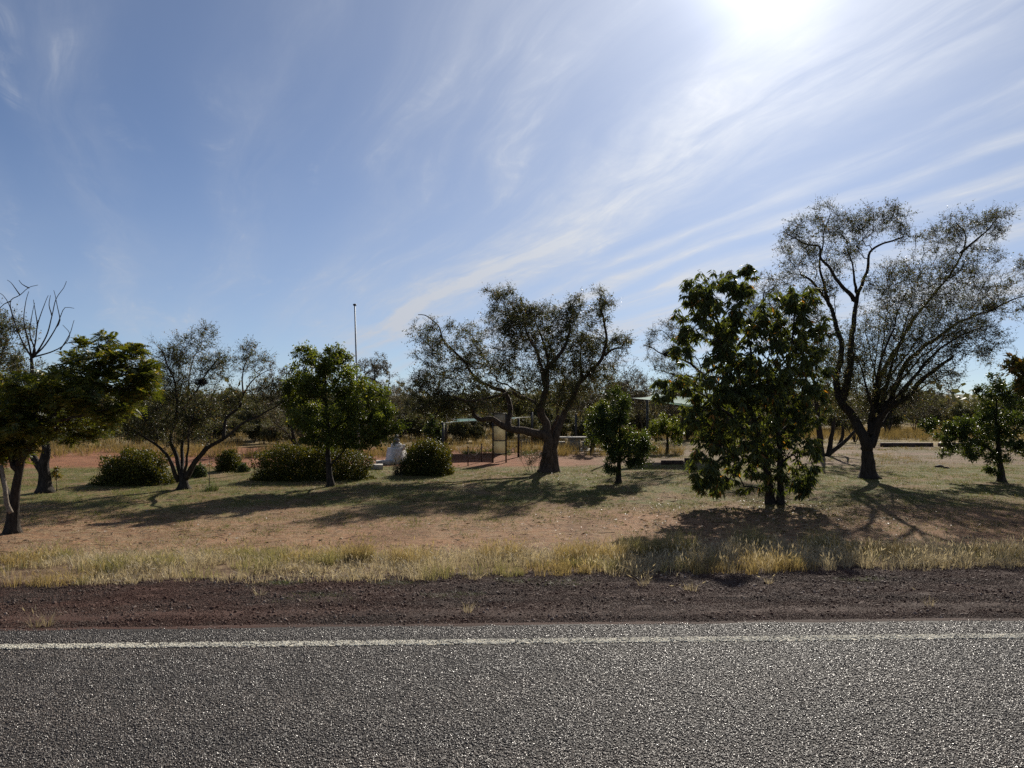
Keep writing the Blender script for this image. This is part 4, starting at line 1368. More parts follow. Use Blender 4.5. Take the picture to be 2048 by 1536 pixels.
# ------------------------------------------------------------------ hedges and shrubs
def bush(name, label, cat, centre, size, nleaf, leaf, mat, seed, group=None, power=2.6, wob=0.16, core=True):
    """clipped or rounded bush: woody stems inside, leaves over a lumpy surface and within it"""
    rng = np.random.default_rng(seed)
    root = empty(name, centre, label, cat, group)
    u = unit(rng.normal(0, 1, (nleaf, 3)))
    u[:, 2] = np.abs(u[:, 2]) * np.where(rng.random(nleaf) < 0.12, -0.2, 1.0)
    sup = (np.abs(u) ** power).sum(1) ** (-1 / power)
    P = u * sup[:, None]
    off = rng.random(3) * 20
    bumpy = np.array([mnoise.noise(Vector((p[0] * 2.3 + off[0], p[1] * 2.3 + off[1], p[2] * 2.3))) + 0.5 * mnoise.noise(Vector((p[0] * 6 + off[0], p[1] * 6, p[2] * 6 + off[2]))) for p in P])
    depth = 1 - 0.55 * rng.random(nleaf) ** 1.8
    P = P * ((1 + wob * bumpy) * depth)[:, None]
    P = P * np.array([size[0] / 2, size[1] / 2, size[2]])
    shoot = rng.random(nleaf) < 0.07
    P = np.where(shoot[:, None], P + (u * np.array([1, 1, 1.4]) + rng.normal(0, 0.3, (nleaf, 3))) * (0.14 * rng.random(nleaf))[:, None], P)
    P[:, 2] = np.maximum(P[:, 2], 0.02)
    nr = unit(u + rng.normal(0, 0.55, (nleaf, 3)))
    dr = unit(rng.normal(0, 1, (nleaf, 3)) + u * 0.5 + np.array([0, 0, 0.3]))
    L = leaf * (0.6 + 0.7 * rng.random(nleaf))
    V, Fa = leaf_tris(P, dr, nr, L, L * 0.5)
    tag(obj_np('foliage', V, [Fa], mat, root), kind='stuff')
    s = Shape()
    for i in range(16):
        a = np.array([(rng.random() - 0.5) * size[0] * 0.6, (rng.random() - 0.5) * size[1] * 0.5, -0.05])
        b = np.array([a[0] * 1.25 + rng.normal(0, 0.08), a[1] * 1.25, size[2] * (0.55 + 0.3 * rng.random())])
        m = (a + b) / 2 + rng.normal(0, 0.05, 3)
        s.tube(np.array([a, m, b]), np.array([0.018, 0.013, 0.006]), 5)
    tag(s.build('stems', M_bark, root, True), kind='stuff')
    return root


def px_bush(name, label, px0, px1, py_top, py_base, thick, nleaf, leaf, mat, seed, cat='bush', **kw):
    nleaf, leaf = int(nleaf * 2.0), leaf * 1.2
    d = depth_at(py_base)
    dc = d + thick / 2
    w = (px1 - px0) / F * dc
    h = (py_base - py_top) / F * dc
    return bush(name, label, cat, onground((px0 + px1) / 2, dc), (w, thick, h), nleaf, leaf, mat, seed, **kw)


px_bush('hedge', 'long clipped dark hedge behind the slim trunk of the leafy tree', 513, 738, 898, 962, 1.5, 17000, 0.062, M_leaf_hedge, 1, 'hedge', power=4.0, wob=0.22)
px_bush('hedge', 'short clipped hedge with sunlit yellow-green edge beside the stone plinth', 808, 902, 892, 953, 1.4, 11000, 0.060, M_leaf_hedge, 2, 'hedge', power=3.4, wob=0.24)
px_bush('bush', 'domed dark bush to the left of the fan-stemmed tree', 200, 338, 910, 972, 1.7, 10000, 0.065, M_leaf_hedge, 3, power=2.2, wob=0.36)
px_bush('bush', 'small clipped bush by the edge of the red track', 436, 478, 907, 944, 0.9, 4200, 0.055, M_leaf_hedge, 4, power=3.0, wob=0.22)
px_bush('dry_shrub', 'grey twiggy dry shrub in front of the white plinth', 784, 816, 914, 952, 0.6, 800, 0.040, M_leaf_grey, 5, 'shrub', power=2.2, wob=0.3)
px_bush('weed_clump', 'soft bright green weeds beside the small clipped bush', 476, 498, 928, 944, 0.4, 900, 0.05, M_weed, 6, 'weeds', power=2.0, wob=0.3)
px_bush('weed_clump', 'soft bright green weeds right of the fan-stemmed tree foot', 385, 412, 930, 955, 0.5, 1100, 0.06, M_weed, 7, 'weeds', power=2.0, wob=0.3)


def sapling(px, py, py_top, label, leafy, mat, seed, lean=0.0):
    d = depth_at(py)
    b = onground(px, d)
    h = (py - py_top) / F * d
    T = Tree(seed)
    T.limb([b + np.array([0, 0, -0.03]), b + np.array([lean * 0.4, 0, h * 0.5]), b + np.array([lean, 0, h])], 0.016, 0.006, 0.012)
    T.blob(b + np.array([lean, 0, h * 0.72]), (h * 0.22, h * 0.22, h * 0.3), 24 if leafy else 7)
    T.grow(0.2, 0.1, 0.003, 2.3, 0.012)
    lv = leaves_small(T, 420 if leafy else 40, 0.07, 0.03, 0.02, 0.03)
    assemble(T, b, 'sapling', label, 'sapling', None, M_bark, mat, lv, 6)


sapling(418, 978, 905, 'thin nearly bare sapling standing in a grass tuft', False, M_leaf_hedge, 201, 0.03)
sapling(113, 982, 936, 'small yellow-green sapling beside the thick trunk', True, M_leaf_yellow, 202, 0.02)


# ------------------------------------------------------------------ nests
def nest(p, r, seed, label):
    rng = np.random.default_rng(seed)
    s = Shape()
    for i in range(230):
        c = unit(rng.normal(0, 1, 3)) * rng.random() ** 0.5
        t = unit(np.cross(c, rng.normal(0, 1, 3)) + rng.normal(0, 0.25, 3))
        c = c * np.array([r, r, r * 0.62])
        L = r * (0.7 + 0.7 * rng.random())
        s.tube(np.array([c - t * L / 2, c + t * L / 2 * np.array([1, 1, 0.8])]), np.array([0.006, 0.004]), 3, False)
    o = s.build('bird_nest', M_bark, None)
    o.location = p
    tag(o, label, 'nest')


nest(P3(1336, 706, D_NEST - 0.03), 0.30, 1, 'round stick nest on the half-bare limb left of the mango')
nest(P3(1980, 614, D_BIG + 0.82), 0.26, 2, 'stick nest on the long right limb of the tall forked tree')
nest(P3(402, 764, D_SPARSE + 0.02), 0.20, 3, 'stick nest in the middle of the fan-stemmed tree')


# ------------------------------------------------------------------ flagpole
def flagpole():
    d = 35.0
    b = onground(718, d)
    top = P3(709.5, 612, d)
    root = empty('flagpole', b, 'tall bare metal flagpole rising behind the rounded leafy tree', 'flagpole')
    v = top - b
    Shape().tube([v * 0.0 + np.array([0, 0, 0.1]), v * 0.45], [0.066, 0.058], 12).build('lower_pole', M_galv, root, True)
    Shape().tube([v * 0.45, v * 0.452 + np.array([0, 0, 0.02]), v], [0.048, 0.046, 0.034], 12).build('upper_pole', M_galv, root, True)
    Shape().tube([v, v + np.array([0, 0, 0.03]), v + np.array([0, 0, 0.09]), v + np.array([0, 0, 0.11])], [0.03, 0.085, 0.085, 0.03], 12).build('cap', M_steel_dark, root, True)
    Shape().box((0, 0, 0.06), (0.4, 0.4, 0.14), 0, 0.015).build('footing', M_concrete, root)


flagpole()


# ------------------------------------------------------------------ stone plinth memorial
def plinth():
    d = 32.3
    b = onground(793, d)
    k = d / F
    root = empty('stone_plinth', b, 'white stepped stone plinth with a small dark figure on top', 'monument')
    Shape().box((0, 0, 0.06), (1.0, 1.0, 0.16), 0.35, 0.02).build('base_step', M_slab, root)
    Shape().tube([(0, 0, 0.13), (0, 0, 0.16), (0, 0, 0.68), (0, 0, 0.71)], [0.50, 0.50, 0.41, 0.39], 4).build('block', M_white_stone, root)
    Shape().box((0, 0, 0.79), (0.44, 0.38, 0.17), 0.35, 0.015).build('upper_block', M_white_stone, root)
    s = Shape()
    s.box((0, 0, 0.905), (0.30, 0.26, 0.07), 0.35, 0.01)
    s.tube([(0, 0, 0.93), (0, 0, 1.00), (0.01, 0, 1.06), (0, 0, 1.13), (0, 0, 1.17), (0, 0.01, 1.25), (0, 0, 1.30)], [0.10, 0.14, 0.13, 0.06, 0.085, 0.08, 0.02], 12)
    s.build('figure', M_bronze, root, True)
    # the bright little tablet on its right shoulder
    Shape().box((0.35, -0.14, 0.72), (0.13, 0.06, 0.24), 0.35, 0.008, (0.25, 'X')).build('tablet', M_white_stone, root)


plinth()


def step_slab(px, py, w, dd, h, rz, label):
    d = depth_at(py)
    b = onground(px, d)
    rng = np.random.default_rng(int(px))
    o = Shape().box((0, 0, h / 2 - 0.02), (w, dd, h), rz, 0.012).build('concrete_slab', M_slab)
    o.location = b
    tag(o, label, 'slab', 'low slabs by the plinth')


step_slab(752, 938, 0.55, 0.5, 0.22, 0.2, 'low pale slab at the end of the long clipped hedge')
step_slab(766, 928, 0.6, 0.6, 0.18, 0.25, 'low pale slab half hidden behind the grey dry shrub')


# ------------------------------------------------------------------ chain posts
def chain_post(px, py, label):
    d = depth_at(py)
    b = onground(px, d)
    root = empty('chain_post', b, label, 'post', 'posts of the chain barrier')
    Shape().tube([(0, 0, -0.04), (0, 0, 0.76)], [0.024, 0.024], 8).build('post_shaft', M_steel_rust, root, True)
    s = Shape().tube([(0, 0, 0.76), (0, 0, 0.79), (0, 0, 0.83), (0, 0, 0.85)], [0.024, 0.036, 0.03, 0.006], 8)
    s.build('knob', M_steel_rust, root, True)
    th = np.linspace(0, 2 * math.pi, 9)
    Shape().tube(np.stack([0.034 + 0.02 * np.cos(th), 0 * th, 0.68 + 0.02 * np.sin(th)], 1), np.full(9, 0.005), 5, False).build('ring', M_steel_rust, root)
    return b


def chain(a, b, sag, label):
    root = empty('chain', a, label, 'chain', 'chains of the barrier')
    A, B = np.array([0, 0, 0.68]), b - a + np.array([0, 0, 0.68])
    n = 26
    th = np.linspace(0, 2 * math.pi, 9)
    for i in range(n):
        f0, f1 = i / n, (i + 1) / n
        q = [A + (B - A) * f - np.array([0, 0, sag * 4 * f * (1 - f)]) for f in (f0, f1)]
        c, t = (q[0] + q[1]) / 2, unit(q[1] - q[0])
        L = np.linalg.norm(q[1] - q[0]) * 0.62
        s = unit(np.cross(t, np.array([0, 0, 1.0])))
        u2 = np.cross(s, t)
        w = s if i % 2 else u2
        P = c + np.cos(th)[:, None] * t * L + np.sin(th)[:, None] * w * 0.02
        Shape().tube(P, np.full(9, 0.006), 4, False).build('chain_link', M_steel_rust, root)


cp1 = chain_post(936, 931, 'rusty chain post nearest the short clipped hedge')
cp2 = chain_post(963, 923, 'rusty chain post between the hedge and the screen frame')
cp3 = chain_post(1042, 913, 'rusty chain post just right of the screen frame')
chain(cp1, cp2, 0.30, 'rusty chain drooping between the two posts left of the screen')
chain(cp2, cp3, 0.38, 'rusty chain drooping behind the screen frame')


# ------------------------------------------------------------------ screen frame
def screen():
    d = depth_at(924)
    b = onground(999, d)
    root = empty('screen_frame', b, 'tall dark steel frame with cream sheet panels', 'screen')
    w, h, rz = 0.60, 2.26, 0.18
    for sx in (-1, 1):
        s = Shape()
        s.box((sx * w / 2 * math.cos(rz), sx * w / 2 * math.sin(rz), h / 2 - 0.02), (0.06, 0.06, h), rz, 0.006)
        s.build('post', M_steel_dark, root)
    for z in (0.40, 1.00, 1.68, 2.22):
        Shape().box((0, 0, z), (w - 0.065, 0.045, 0.045), rz, 0.005).build('rail', M_steel_dark, root)
    for z0, z1, m in ((0.425, 0.975, M_panel), (1.025, 1.655, M_panel), (1.705, 2.195, M_panel_grey)):
        Shape().box((0, 0, (z0 + z1) / 2), (w - 0.07, 0.012, z1 - z0 - 0.004), rz).build('panel', m, root)


screen()


# ------------------------------------------------------------------ shade sails
def shade_sail(label, posts, corners, sag, cloth_mat):
    """posts: (px, depth, height); corners: world points of the cloth"""
    b = onground(posts[0][0], posts[0][1])
    root = empty('shade_sail', b, label, 'shade sail')
    for (px, d, h) in posts:
        q = onground(px, d) - b
        Shape().tube([q + np.array([0, 0, -0.05]), q + np.array([0, 0, h])], [0.062, 0.058], 10).build('post', M_steel_dark, root, True)
    n = 16
    A, B, C, D = [np.array(c) - b for c in corners]
    V = np.zeros((n + 1, n + 1, 3))
    for i in range(n + 1):
        for j in range(n + 1):
            u, v = i / n, j / n
            # edges curve inwards between the corners as a stretched cloth does
            cu = 0.5 + (u - 0.5) * (1 - 0.22 * 4 * v * (1 - v))
            cv = 0.5 + (v - 0.5) * (1 - 0.22 * 4 * u * (1 - u))
            p = A * (1 - cu) * (1 - cv) + B * cu * (1 - cv) + C * cu * cv + D * (1 - cu) * cv
            p[2] -= sag * 16 * u * (1 - u) * v * (1 - v)
            V[i, j] = p
    lo = V.copy()
    lo[..., 2] -= 0.004
    a = np.arange(n)[:, None] * (n + 1)
    c = np.arange(n)[None]
    Fq = np.stack([a + c, a + n + 1 + c, a + n + 2 + c, a + 1 + c], -1).reshape(-1, 4)
    m = (n + 1) ** 2
    cloth = obj_np('cloth', np.concatenate([V.reshape(-1, 3), lo.reshape(-1, 3)]), [Fq, Fq[:, ::-1] + m], cloth_mat, root, True)
    s = Shape()
    for edge in ([V[i, 0] for i in range(n + 1)], [V[i, n] for i in range(n + 1)], [V[0, j] for j in range(n + 1)], [V[n, j] for j in range(n + 1)]):
        s.tube(np.array(edge), np.full(n + 1, 0.012), 5)
    s.build('edge_cable', M_slab, cloth)
    for (px, d, h), c in zip(posts, (A, B, C, D)):
        q = onground(px, d) - b + np.array([0, 0, h - 0.05])
        if np.linalg.norm(c - q) > 0.05:
            Shape().tube([q, c], [0.009, 0.009], 5).build('tie_cable', M_galv, root)


shade_sail('low teal shade sail on dark posts behind the gnarled tree',
           [(886, 33.6, 1.78), (1037, 35.8, 1.92), (1064, 42.0, 2.1), (892, 41.0, 2.0)],
           [P3(889, 846, 33.7), P3(1034, 837, 35.8), P3(1062, 834, 41.9), P3(896, 838, 40.9)], 0.10, M_sail)
shade_sail('pale green shade sail with a sharp corner beside the mango',
           [(1228, 33.0, 2.75), (1470, 31.5, 2.6), (1460, 38.5, 3.2), (1294.5, 37.0, 3.0)],
           [P3(1259, 796, 33.3), P3(1452, 822, 31.8), P3(1452, 800, 38.2), P3(1300, 786, 37.0)], 0.22, M_sail_pale)


def lone_post(px, d, h, label):
    b = onground(px, d)
    root = empty('shelter_post', b, label, 'post')
    Shape().box((0, 0, h / 2 - 0.03), (0.10, 0.10, h), 0.2, 0.01).build('post_shaft', M_steel_dark, root)
    Shape().box((0, 0, h + 0.0), (0.13, 0.13, 0.05), 0.2, 0.008).build('cap', M_steel_dark, root)


lone_post(1152, 42.6, 1.95, 'dark square post standing behind the picnic table')


# ------------------------------------------------------------------ picnic table
def picnic_table():
    d = 40.5
    b = onground(1147, d)
    root = empty('picnic_table', b, 'grey concrete picnic table with benches in the tree shade', 'picnic table')
    Shape().box((0, 0, 0.70), (1.50, 0.85, 0.07), 0, 0.015).build('table_top', M_concrete, root)
    for y in (-0.22, 0.22):
        Shape().box((0.02, y, 0.32), (0.64, 0.10, 0.68), 0, 0.012).build('pedestal', M_concrete, root)
    for x in (-0.62, 0.62):
        st = Shape().box((x * 1.03, 0, 0.43), (0.36, 0.85, 0.06), 0, 0.012).build('bench_seat', M_concrete, root)
        for y in (-0.28, 0.28):
            Shape().box((x * 1.03, y, 0.19), (0.24, 0.08, 0.41), 0, 0.01).build('bench_support', M_concrete, st)
    # slab it stands on
    o = Shape().box((0, 0, 0.0), (3.2, 2.4, 0.06), 0, 0.01).build('concrete_slab', M_concrete)
    o.location = b
    tag(o, 'grey concrete slab under the picnic table', 'slab')


picnic_table()


# ------------------------------------------------------------------ garden edging
def edging(px0, px1, py, h, label, mat, rz=0.0, depth=0.16):
    d = depth_at(py)
    a, c = onground(px0, d), onground(px1, d)
    w = c[0] - a[0]
    b = (a + c) / 2
    root = empty('low_edging', b, label, 'edging', 'low edging round the beds')
    n = max(2, int(w / 1.0))
    for i in range(n):
        Shape().box((-w / 2 + (i + 0.5) * w / n, 0, h / 2 - 0.03), (w / n - 0.012, depth, h), rz, 0.012).build('sleeper', mat, root)
    for x in (-w / 2 + 0.12, w / 2 - 0.12):
        Shape().box((x, -depth / 2 - 0.025, h * 0.45), (0.06, 0.04, h * 0.95), 0, 0.004).build('peg', mat, root)


edging(1322, 1367, 930, 0.20, 'low dark sleeper edging on the grass left of the mango', M_steel_rust)
edging(1369, 1424, 925, 0.20, 'low dark sleeper edging partly hidden by the mango leaves', M_steel_rust)
edging(1762, 1864, 893, 0.26, 'low dark wall beyond the forked tree along the pale track', M_steel_rust, depth=0.3)
edging(1878, 1975, 893, 0.24, 'low dark wall behind the low-sweeping small tree', M_steel_rust, depth=0.3)

# dark stone lying on the grass
def rock(px, py, r, label, seed):
    b = onground(px, depth_at(py))
    rng = np.random.default_rng(seed)
    th = np.linspace(0, 2 * math.pi, 9)[:-1]
    V, Fq = [], []
    prof = [(1.0, 0.0), (1.02, 0.25), (0.8, 0.55), (0.4, 0.72)]
    for f, z in prof:
        for t in th:
            q = f * (1 + 0.18 * rng.normal())
            V.append((r * 1.4 * q * math.cos(t), r * q * math.sin(t), r * (z - 0.1) * (1 + 0.1 * rng.normal())))
    for i in range(len(prof) - 1):
        for j in range(8):
            Fq.append((i * 8 + j, i * 8 + (j + 1) % 8, i * 8 + 8 + (j + 1) % 8, i * 8 + 8 + j))
    V.append((0, 0, r * 0.72))
    n = len(V) - 1
    F3 = [(n, 24 + j, 24 + (j + 1) % 8) for j in range(8)]
    o = obj_np('rock', np.array(V), [np.array(Fq), np.array(F3)], M_steel_rust)
    o.location = b
    tag(o, label, 'rock')


rock(1880, 934, 0.14, 'dark stone lying on the grass right of the forked trunk', 4)
rock(1893, 936, 0.10, 'smaller dark stone beside the larger one on the grass', 5)


# ------------------------------------------------------------------ bushland behind the park
def scrub_proto(seed, h, kind):
    """returns a list of (part name, mesh)"""
    T = Tree(seed)
    rng = T.rng
    n = {'bare': 5, 'olive': 3, 'green': 5}[kind]
    for i in range(n):
        a = 2 * math.pi * i / n + rng.random()
        e = np.array([math.cos(a), math.sin(a), 0]) * h * (0.18 + 0.16 * rng.random())
        T.limb([np.array([0.04 * math.cos(a), 0.04 * math.sin(a), -0.08]), e * 0.4 + np.array([0, 0, h * 0.3]), e + np.array([0, 0, h * (0.6 + 0.15 * rng.random())])], 0.05 * h / 4, 0.014, 0.05, 0.25)
    if kind == 'bare':
        T.blob((0, 0, h * 0.66), (h * 0.42, h * 0.42, h * 0.36), 260)
        T.grow(0.3, 0.22, 0.006, 2.3, 0.03)
        ex = T.fine_twigs(1500, 0.35, 0.005, 0.3, 0.03)
        lv, mat = leaves_small(T, 2400, 0.09, 0.045, 0.014, 0.08), M_leaf_grey
    elif kind == 'olive':
        for q in range(5):
            T.blob((rng.normal(0, h * 0.16), rng.normal(0, h * 0.16), h * (0.5 + 0.3 * rng.random())), (h * 0.3, h * 0.3, h * 0.22), 70)
        T.grow(0.3, 0.22, 0.006, 2.3, 0.03)
        ex = T.fine_twigs(700, 0.3, 0.005, 0.1, 0.03)
        lv, mat = leaves_small(T, 11000, 0.13, 0.065, 0.016, 0.10), M_leaf_scrub
    else:
        for q in range(5):
            T.blob((rng.normal(0, h * 0.22), rng.normal(0, h * 0.22), h * (0.35 + 0.25 * rng.random())), (h * 0.34, h * 0.34, h * 0.3), 60)
        T.grow(0.3, 0.22, 0.006, 2.3, 0.03)
        ex = None
        lv, mat = leaves_small(T, 13000, 0.14, 0.075, 0.014, 0.12), M_leaf_scrub
    V, F4, F3 = T.limb_shape(6, 0.05)
    Vt, Fq = T.twig_arrays(ex, 3)
    parts = [('trunk', mesh_np('trunk', V, [F4, F3], M_bark, True), False), ('branches', mesh_np('branches', Vt, [Fq], M_bark, True), True),
             ('crown', mesh_np('crown', lv[0], [lv[1]], mat), True)]
    return parts


protos = {'bare': [scrub_proto(301, 4.6, 'bare'), scrub_proto(302, 5.0, 'bare')],
          'olive': [scrub_proto(303, 4.4, 'olive'), scrub_proto(304, 4.0, 'olive'), scrub_proto(305, 4.6, 'olive')],
          'green': [scrub_proto(306, 3.2, 'green'), scrub_proto(307, 3.4, 'green')]}
SCRUB_LABEL = {'bare': ('leafless grey scrub tree in the bush beyond the track', 'leafless scrub trees beyond the track'),
               'olive': ('olive scrub tree with open crown in the bush beyond the track', 'olive scrub trees beyond the track'),
               'green': ('dense rounded green shrub in the bush beyond the track', 'rounded shrubs beyond the track')}


def scrub(kind, i, px, d, s):
    pr = protos[kind][i % len(protos[kind])]
    lab, grp = SCRUB_LABEL[kind]
    root = empty('scrub_tree' if kind != 'green' else 'scrub_shrub', onground(px, d), lab, 'tree' if kind != 'green' else 'shrub', grp)
    root.rotation_euler = (0, 0, (i * 2.399) % 6.283)
    root.scale = (s, s, s)
    for nm, me, st in pr:
        o = link(bpy.data.objects.new(nm, me), root)
        if st:
            o['kind'] = 'stuff'


SR = np.random.default_rng(9)
# those whose tops one can pick out over the park
for i, (kind, px, d, s) in enumerate([('bare', 1225, 49, 1.18), ('bare', 1262, 52, 1.0), ('bare', 1292, 50, .95), ('bare', 1180, 54, 1.0), ('bare', 1320, 56, .9), ('bare', 1405, 55, .9), ('bare', 1360, 50, .8),
                                      ('bare', 1775, 58, .8), ('bare', 1830, 62, .75), ('bare', 1860, 56, .8), ('bare', 1740, 64, .8), ('olive', 1800, 72, .72), ('green', 1925, 62, 1.0), ('green', 1965, 70, 1.0), ('green', 1890, 75, .85),
                                      ('olive', 2030, 66, .8), ('olive', 2090, 60, .9), ('olive', 955, 55, .75), ('olive', 905, 58, .8), ('olive', 850, 56, .85), ('green', 820, 52, .8), ('olive', 1010, 60, .8), ('olive', 1060, 57, .85),
                                      ('olive', 1120, 56, .9), ('green', 1090, 50, .7), ('bare', 800, 50, .8), ('olive', 690, 56, .8), ('olive', 640, 60, .8), ('green', 520, 50, .9), ('olive', 480, 62, .85), ('green', 440, 66, .85),
                                      ('olive', 400, 58, .8), ('olive', 340, 66, .8), ('olive', 280, 60, .75), ('green', 230, 70, .8), ('olive', 180, 62, .75), ('olive', 120, 68, .8), ('green', 60, 60, .8), ('olive', 10, 66, .85),
                                      ('olive', -60, 62, .9), ('green', 560, 58, .85), ('olive', 740, 66, .8), ('bare', 530, 52, .75), ('olive', 1480, 60, .9), ('green', 1440, 66, .9), ('olive', 1560, 62, .95), ('olive', 1640, 66, .9), ('green', 1690, 60, .8),
                                      ('bare', 1600, 55, .9), ('green', 300, 76, .9), ('olive', 590, 72, .95), ('green', 980, 66, .9), ('olive', 1160, 70, 1.0), ('olive', 1250, 72, 1.0), ('olive', 1340, 74, 1.0), ('olive', 1400, 70, .95)]):
    scrub(kind, i, px, d, s * (0.92 + 0.16 * SR.random()))


for i in range(58):
    px = -80 + 2200 * (i + SR.random()) / 58
    dd = 47 + 26 * SR.random() + (10 if px > 1720 else 0)
    kd = ('olive', 'green', 'bare', 'green', 'olive')[i % 5]
    scrub(kd, i + 3, px, dd, (0.55 + 0.3 * SR.random()))


for i in range(34):
    px = -70 + 1280 * (i + SR.random()) / 34
    scrub(('green', 'green', 'olive')[i % 3], i + 5, px, 44 + 8 * SR.random(), 0.42 + 0.22 * SR.random())


def far_scrub():
    """the bush further off reads as one mass"""
    rng = np.random.default_rng(17)
    n = 2300
    d = 82 + 620 * rng.random(n) ** 2.0
    x = (rng.random(n) * 2 - 1) * d * 1.0
    h = 2.2 + 2.2 * rng.random(n) ** 1.5
    per = 44
    u = unit(rng.normal(0, 1, (n, per, 3)))
    u[..., 2] = np.abs(u[..., 2])
    q = rng.random((n, per, 1)) ** 0.4
    lump = 1 + 0.25 * rng.normal(0, 1, (n, per, 1))
    P = u * q * lump * np.stack([h * 0.62, h * 0.62, h * 0.95], 1)[:, None, :]
    P[..., 0] += x[:, None]
    P[..., 1] += d[:, None]
    P[..., 2] = np.maximum(P[..., 2], 0.05) - 0.4
    P = P.reshape(-1, 3)
    m = len(P)
    L = np.repeat(h * 0.19, per) * (0.6 + 0.8 * rng.random(m)) * (1 + np.repeat(d, per) / 500)
    V, Fa = leaf_tris(P, rand_dirs(rng, m, (0, 0, .2)), rand_dirs(rng, m, (0, -0.2, 0.5)), L, L * 0.62)
    o = obj_np('far_scrub', V, [Fa], M_leaf_scrub)
    tag(o, 'grey-green bush of the plain as far as the low ridge', 'scrub', kind='stuff')


far_scrub()


# ------------------------------------------------------------------ grasses
def tufts(name, label, pts, nblade, height, width, mat, seed, lean=0.35, heads=0.0, seg=2, spread=0.06, hvar=0.5):
    """pts: (n,3) tuft feet, blades bent outwards; ONE object"""
    rng = np.random.default_rng(seed)
    n = len(pts)
    hs = np.asarray(height) * np.ones(n) * (1 - hvar / 2 + hvar * rng.random(n))
    P = np.repeat(pts, nblade, 0)
    H = np.repeat(hs, nblade) * (0.45 + 0.7 * rng.random(n * nblade))
    m = len(P)
    a = rng.random(m) * 2 * math.pi
    rr = spread * np.sqrt(rng.random(m)) * np.repeat(hs / np.mean(hs), nblade)
    base = P + np.stack([np.cos(a) * rr, np.sin(a) * rr, np.full(m, -0.012)], 1)
    out = np.stack([np.cos(a), np.sin(a), 0 * a], 1) + rng.normal(0, 0.45, (m, 3)) * np.array([1, 1, 0])
    ln = lean * (0.3 + 1.1 * rng.random(m))
    mid = base + out * (ln * H * 0.30)[:, None] + np.array([0, 0, 1.0]) * (H * 0.58)[:, None]
    tip = base + out * (ln * H * 0.95)[:, None] + np.array([0, 0, 1.0]) * (H * (1.0 - 0.25 * ln))[:, None]
    b = rng.random(m) * math.pi
    side = np.stack([np.cos(b), np.sin(b), 0 * b], 1)
    W = (width * (0.6 + 0.8 * rng.random(m)))[:, None]
    if seg == 1:
        V = np.stack([base - side * W / 2, base + side * W / 2, tip], 1).reshape(-1, 3)
        Fa = [np.arange(m)[:, None] * 3 + np.array([[0, 1, 2]])]
    else:
        V = np.stack([base - side * W / 2, base + side * W / 2, mid + side * W * 0.36, mid - side * W * 0.36, tip], 1).reshape(-1, 3)
        i = np.arange(m)[:, None] * 5
        Fa = [i + np.array([[0, 1, 2, 3]]), i + np.array([[3, 2, 4]])]
    if heads > 0:
        pick = rng.random(m) < heads
        hb, hd = tip[pick] - (tip - mid)[pick] * 0.05, unit((tip - mid)[pick])
        k = len(hb)
        L = 0.05 + 0.05 * rng.random(k)
        v2, f2 = leaf_tris(hb, hd, rand_dirs(rng, k), L, np.full(k, 0.013))
        Fa.append(f2 + len(V))
        V = np.concatenate([V, v2])
    o = obj_np(name, V, Fa, mat)
    tag(o, label, 'grass', kind='stuff')
    return o


def scatter(n, x0, x1, t0, t1, seed, keep=None):
    rng = np.random.default_rng(seed)
    x = x0 + (x1 - x0) * rng.random(n)
    t = t0 + (t1 - t0) * rng.random(n)
    y = t + 0.0325 * x
    out = []
    for a, b in zip(x, y):
        if keep is None or rng.random() < keep(a, b):
            out.append((a, b, gz(a, b)))
    return np.array(out)


def nz(x, y, s, o):
    return 0.5 + 0.5 * mnoise.noise(Vector((x * s, y * s, o)))


def edge_t(x):
    return 10.30 + 0.055 * max(-14, min(14, x)) + 0.16 * mnoise.noise(Vector((x * 0.5, 0.7, 0))) + 0.14 * mnoise.noise(Vector((x * 2.3, 5.7, 0)))


def verge_keep(x, y):
    t = road_t(x, y) - edge_t(x)
    if t < 0:
        return 0.0
    back = 2.0 + 1.0 * nz(x, y, 0.35, 3.0) + (0.5 if x < -2 else 0.0)
    f = 1.0 if t < back * 0.6 else max(0.0, 1 - (t - back * 0.6) / (back * 0.55))
    dens = max(0.0, min(1.0, (nz(x, y, 0.8, 8.0) - 0.22) * 3.0))
    if t < 0.5:
        dens = max(dens, 0.55)
    return f * dens


pv = scatter(6500, -13, 13, 9.3, 14.4, 51, verge_keep)
hv = np.array([0.09 + 0.19 * nz(p[0], p[1], 0.55, 6.0) + 0.10 * max(0, nz(p[0], p[1], 1.7, 9.0) - 0.5) for p in pv])
sel = np.array([nz(p[0], p[1], 0.7, 15.0) + 0.12 * nz(p[0], p[1], 4, 2) for p in pv])
tufts('verge_grass', 'dry straw-coloured grass along the road verge', pv[sel < 0.66], 26, hv[sel < 0.66], 0.006, M_grass_dry, 61, 0.75, 0.10, spread=0.10)
tufts('verge_grass', 'greener tufts among the dry verge grass', pv[(sel >= 0.66) & (sel < 0.72)], 34, hv[(sel >= 0.66) & (sel < 0.72)] * 1.1, 0.006, M_grass_lime, 62, 0.4, 0.05, spread=0.08)
tufts('verge_grass', 'golden tufts among the dry verge grass', pv[sel >= 0.72], 30, hv[sel >= 0.72] * 1.1, 0.0055, M_grass_gold, 63, 0.4, 0.12, spread=0.08)


def clump_pts(lst, per, seed):
    rng = np.random.default_rng(seed)
    out = []
    for px, py, r in lst:
        d = (EYE + 0.28) * F / (py - HOR)
        x0 = (px - 1024) / F * d
        for _ in range(per):
            a, q = rng.random() * 6.283, r * math.sqrt(rng.random())
            x, y = x0 + q * math.cos(a), d + q * math.sin(a)
            out.append((x, y, gz(x, y)))
    return np.array(out)


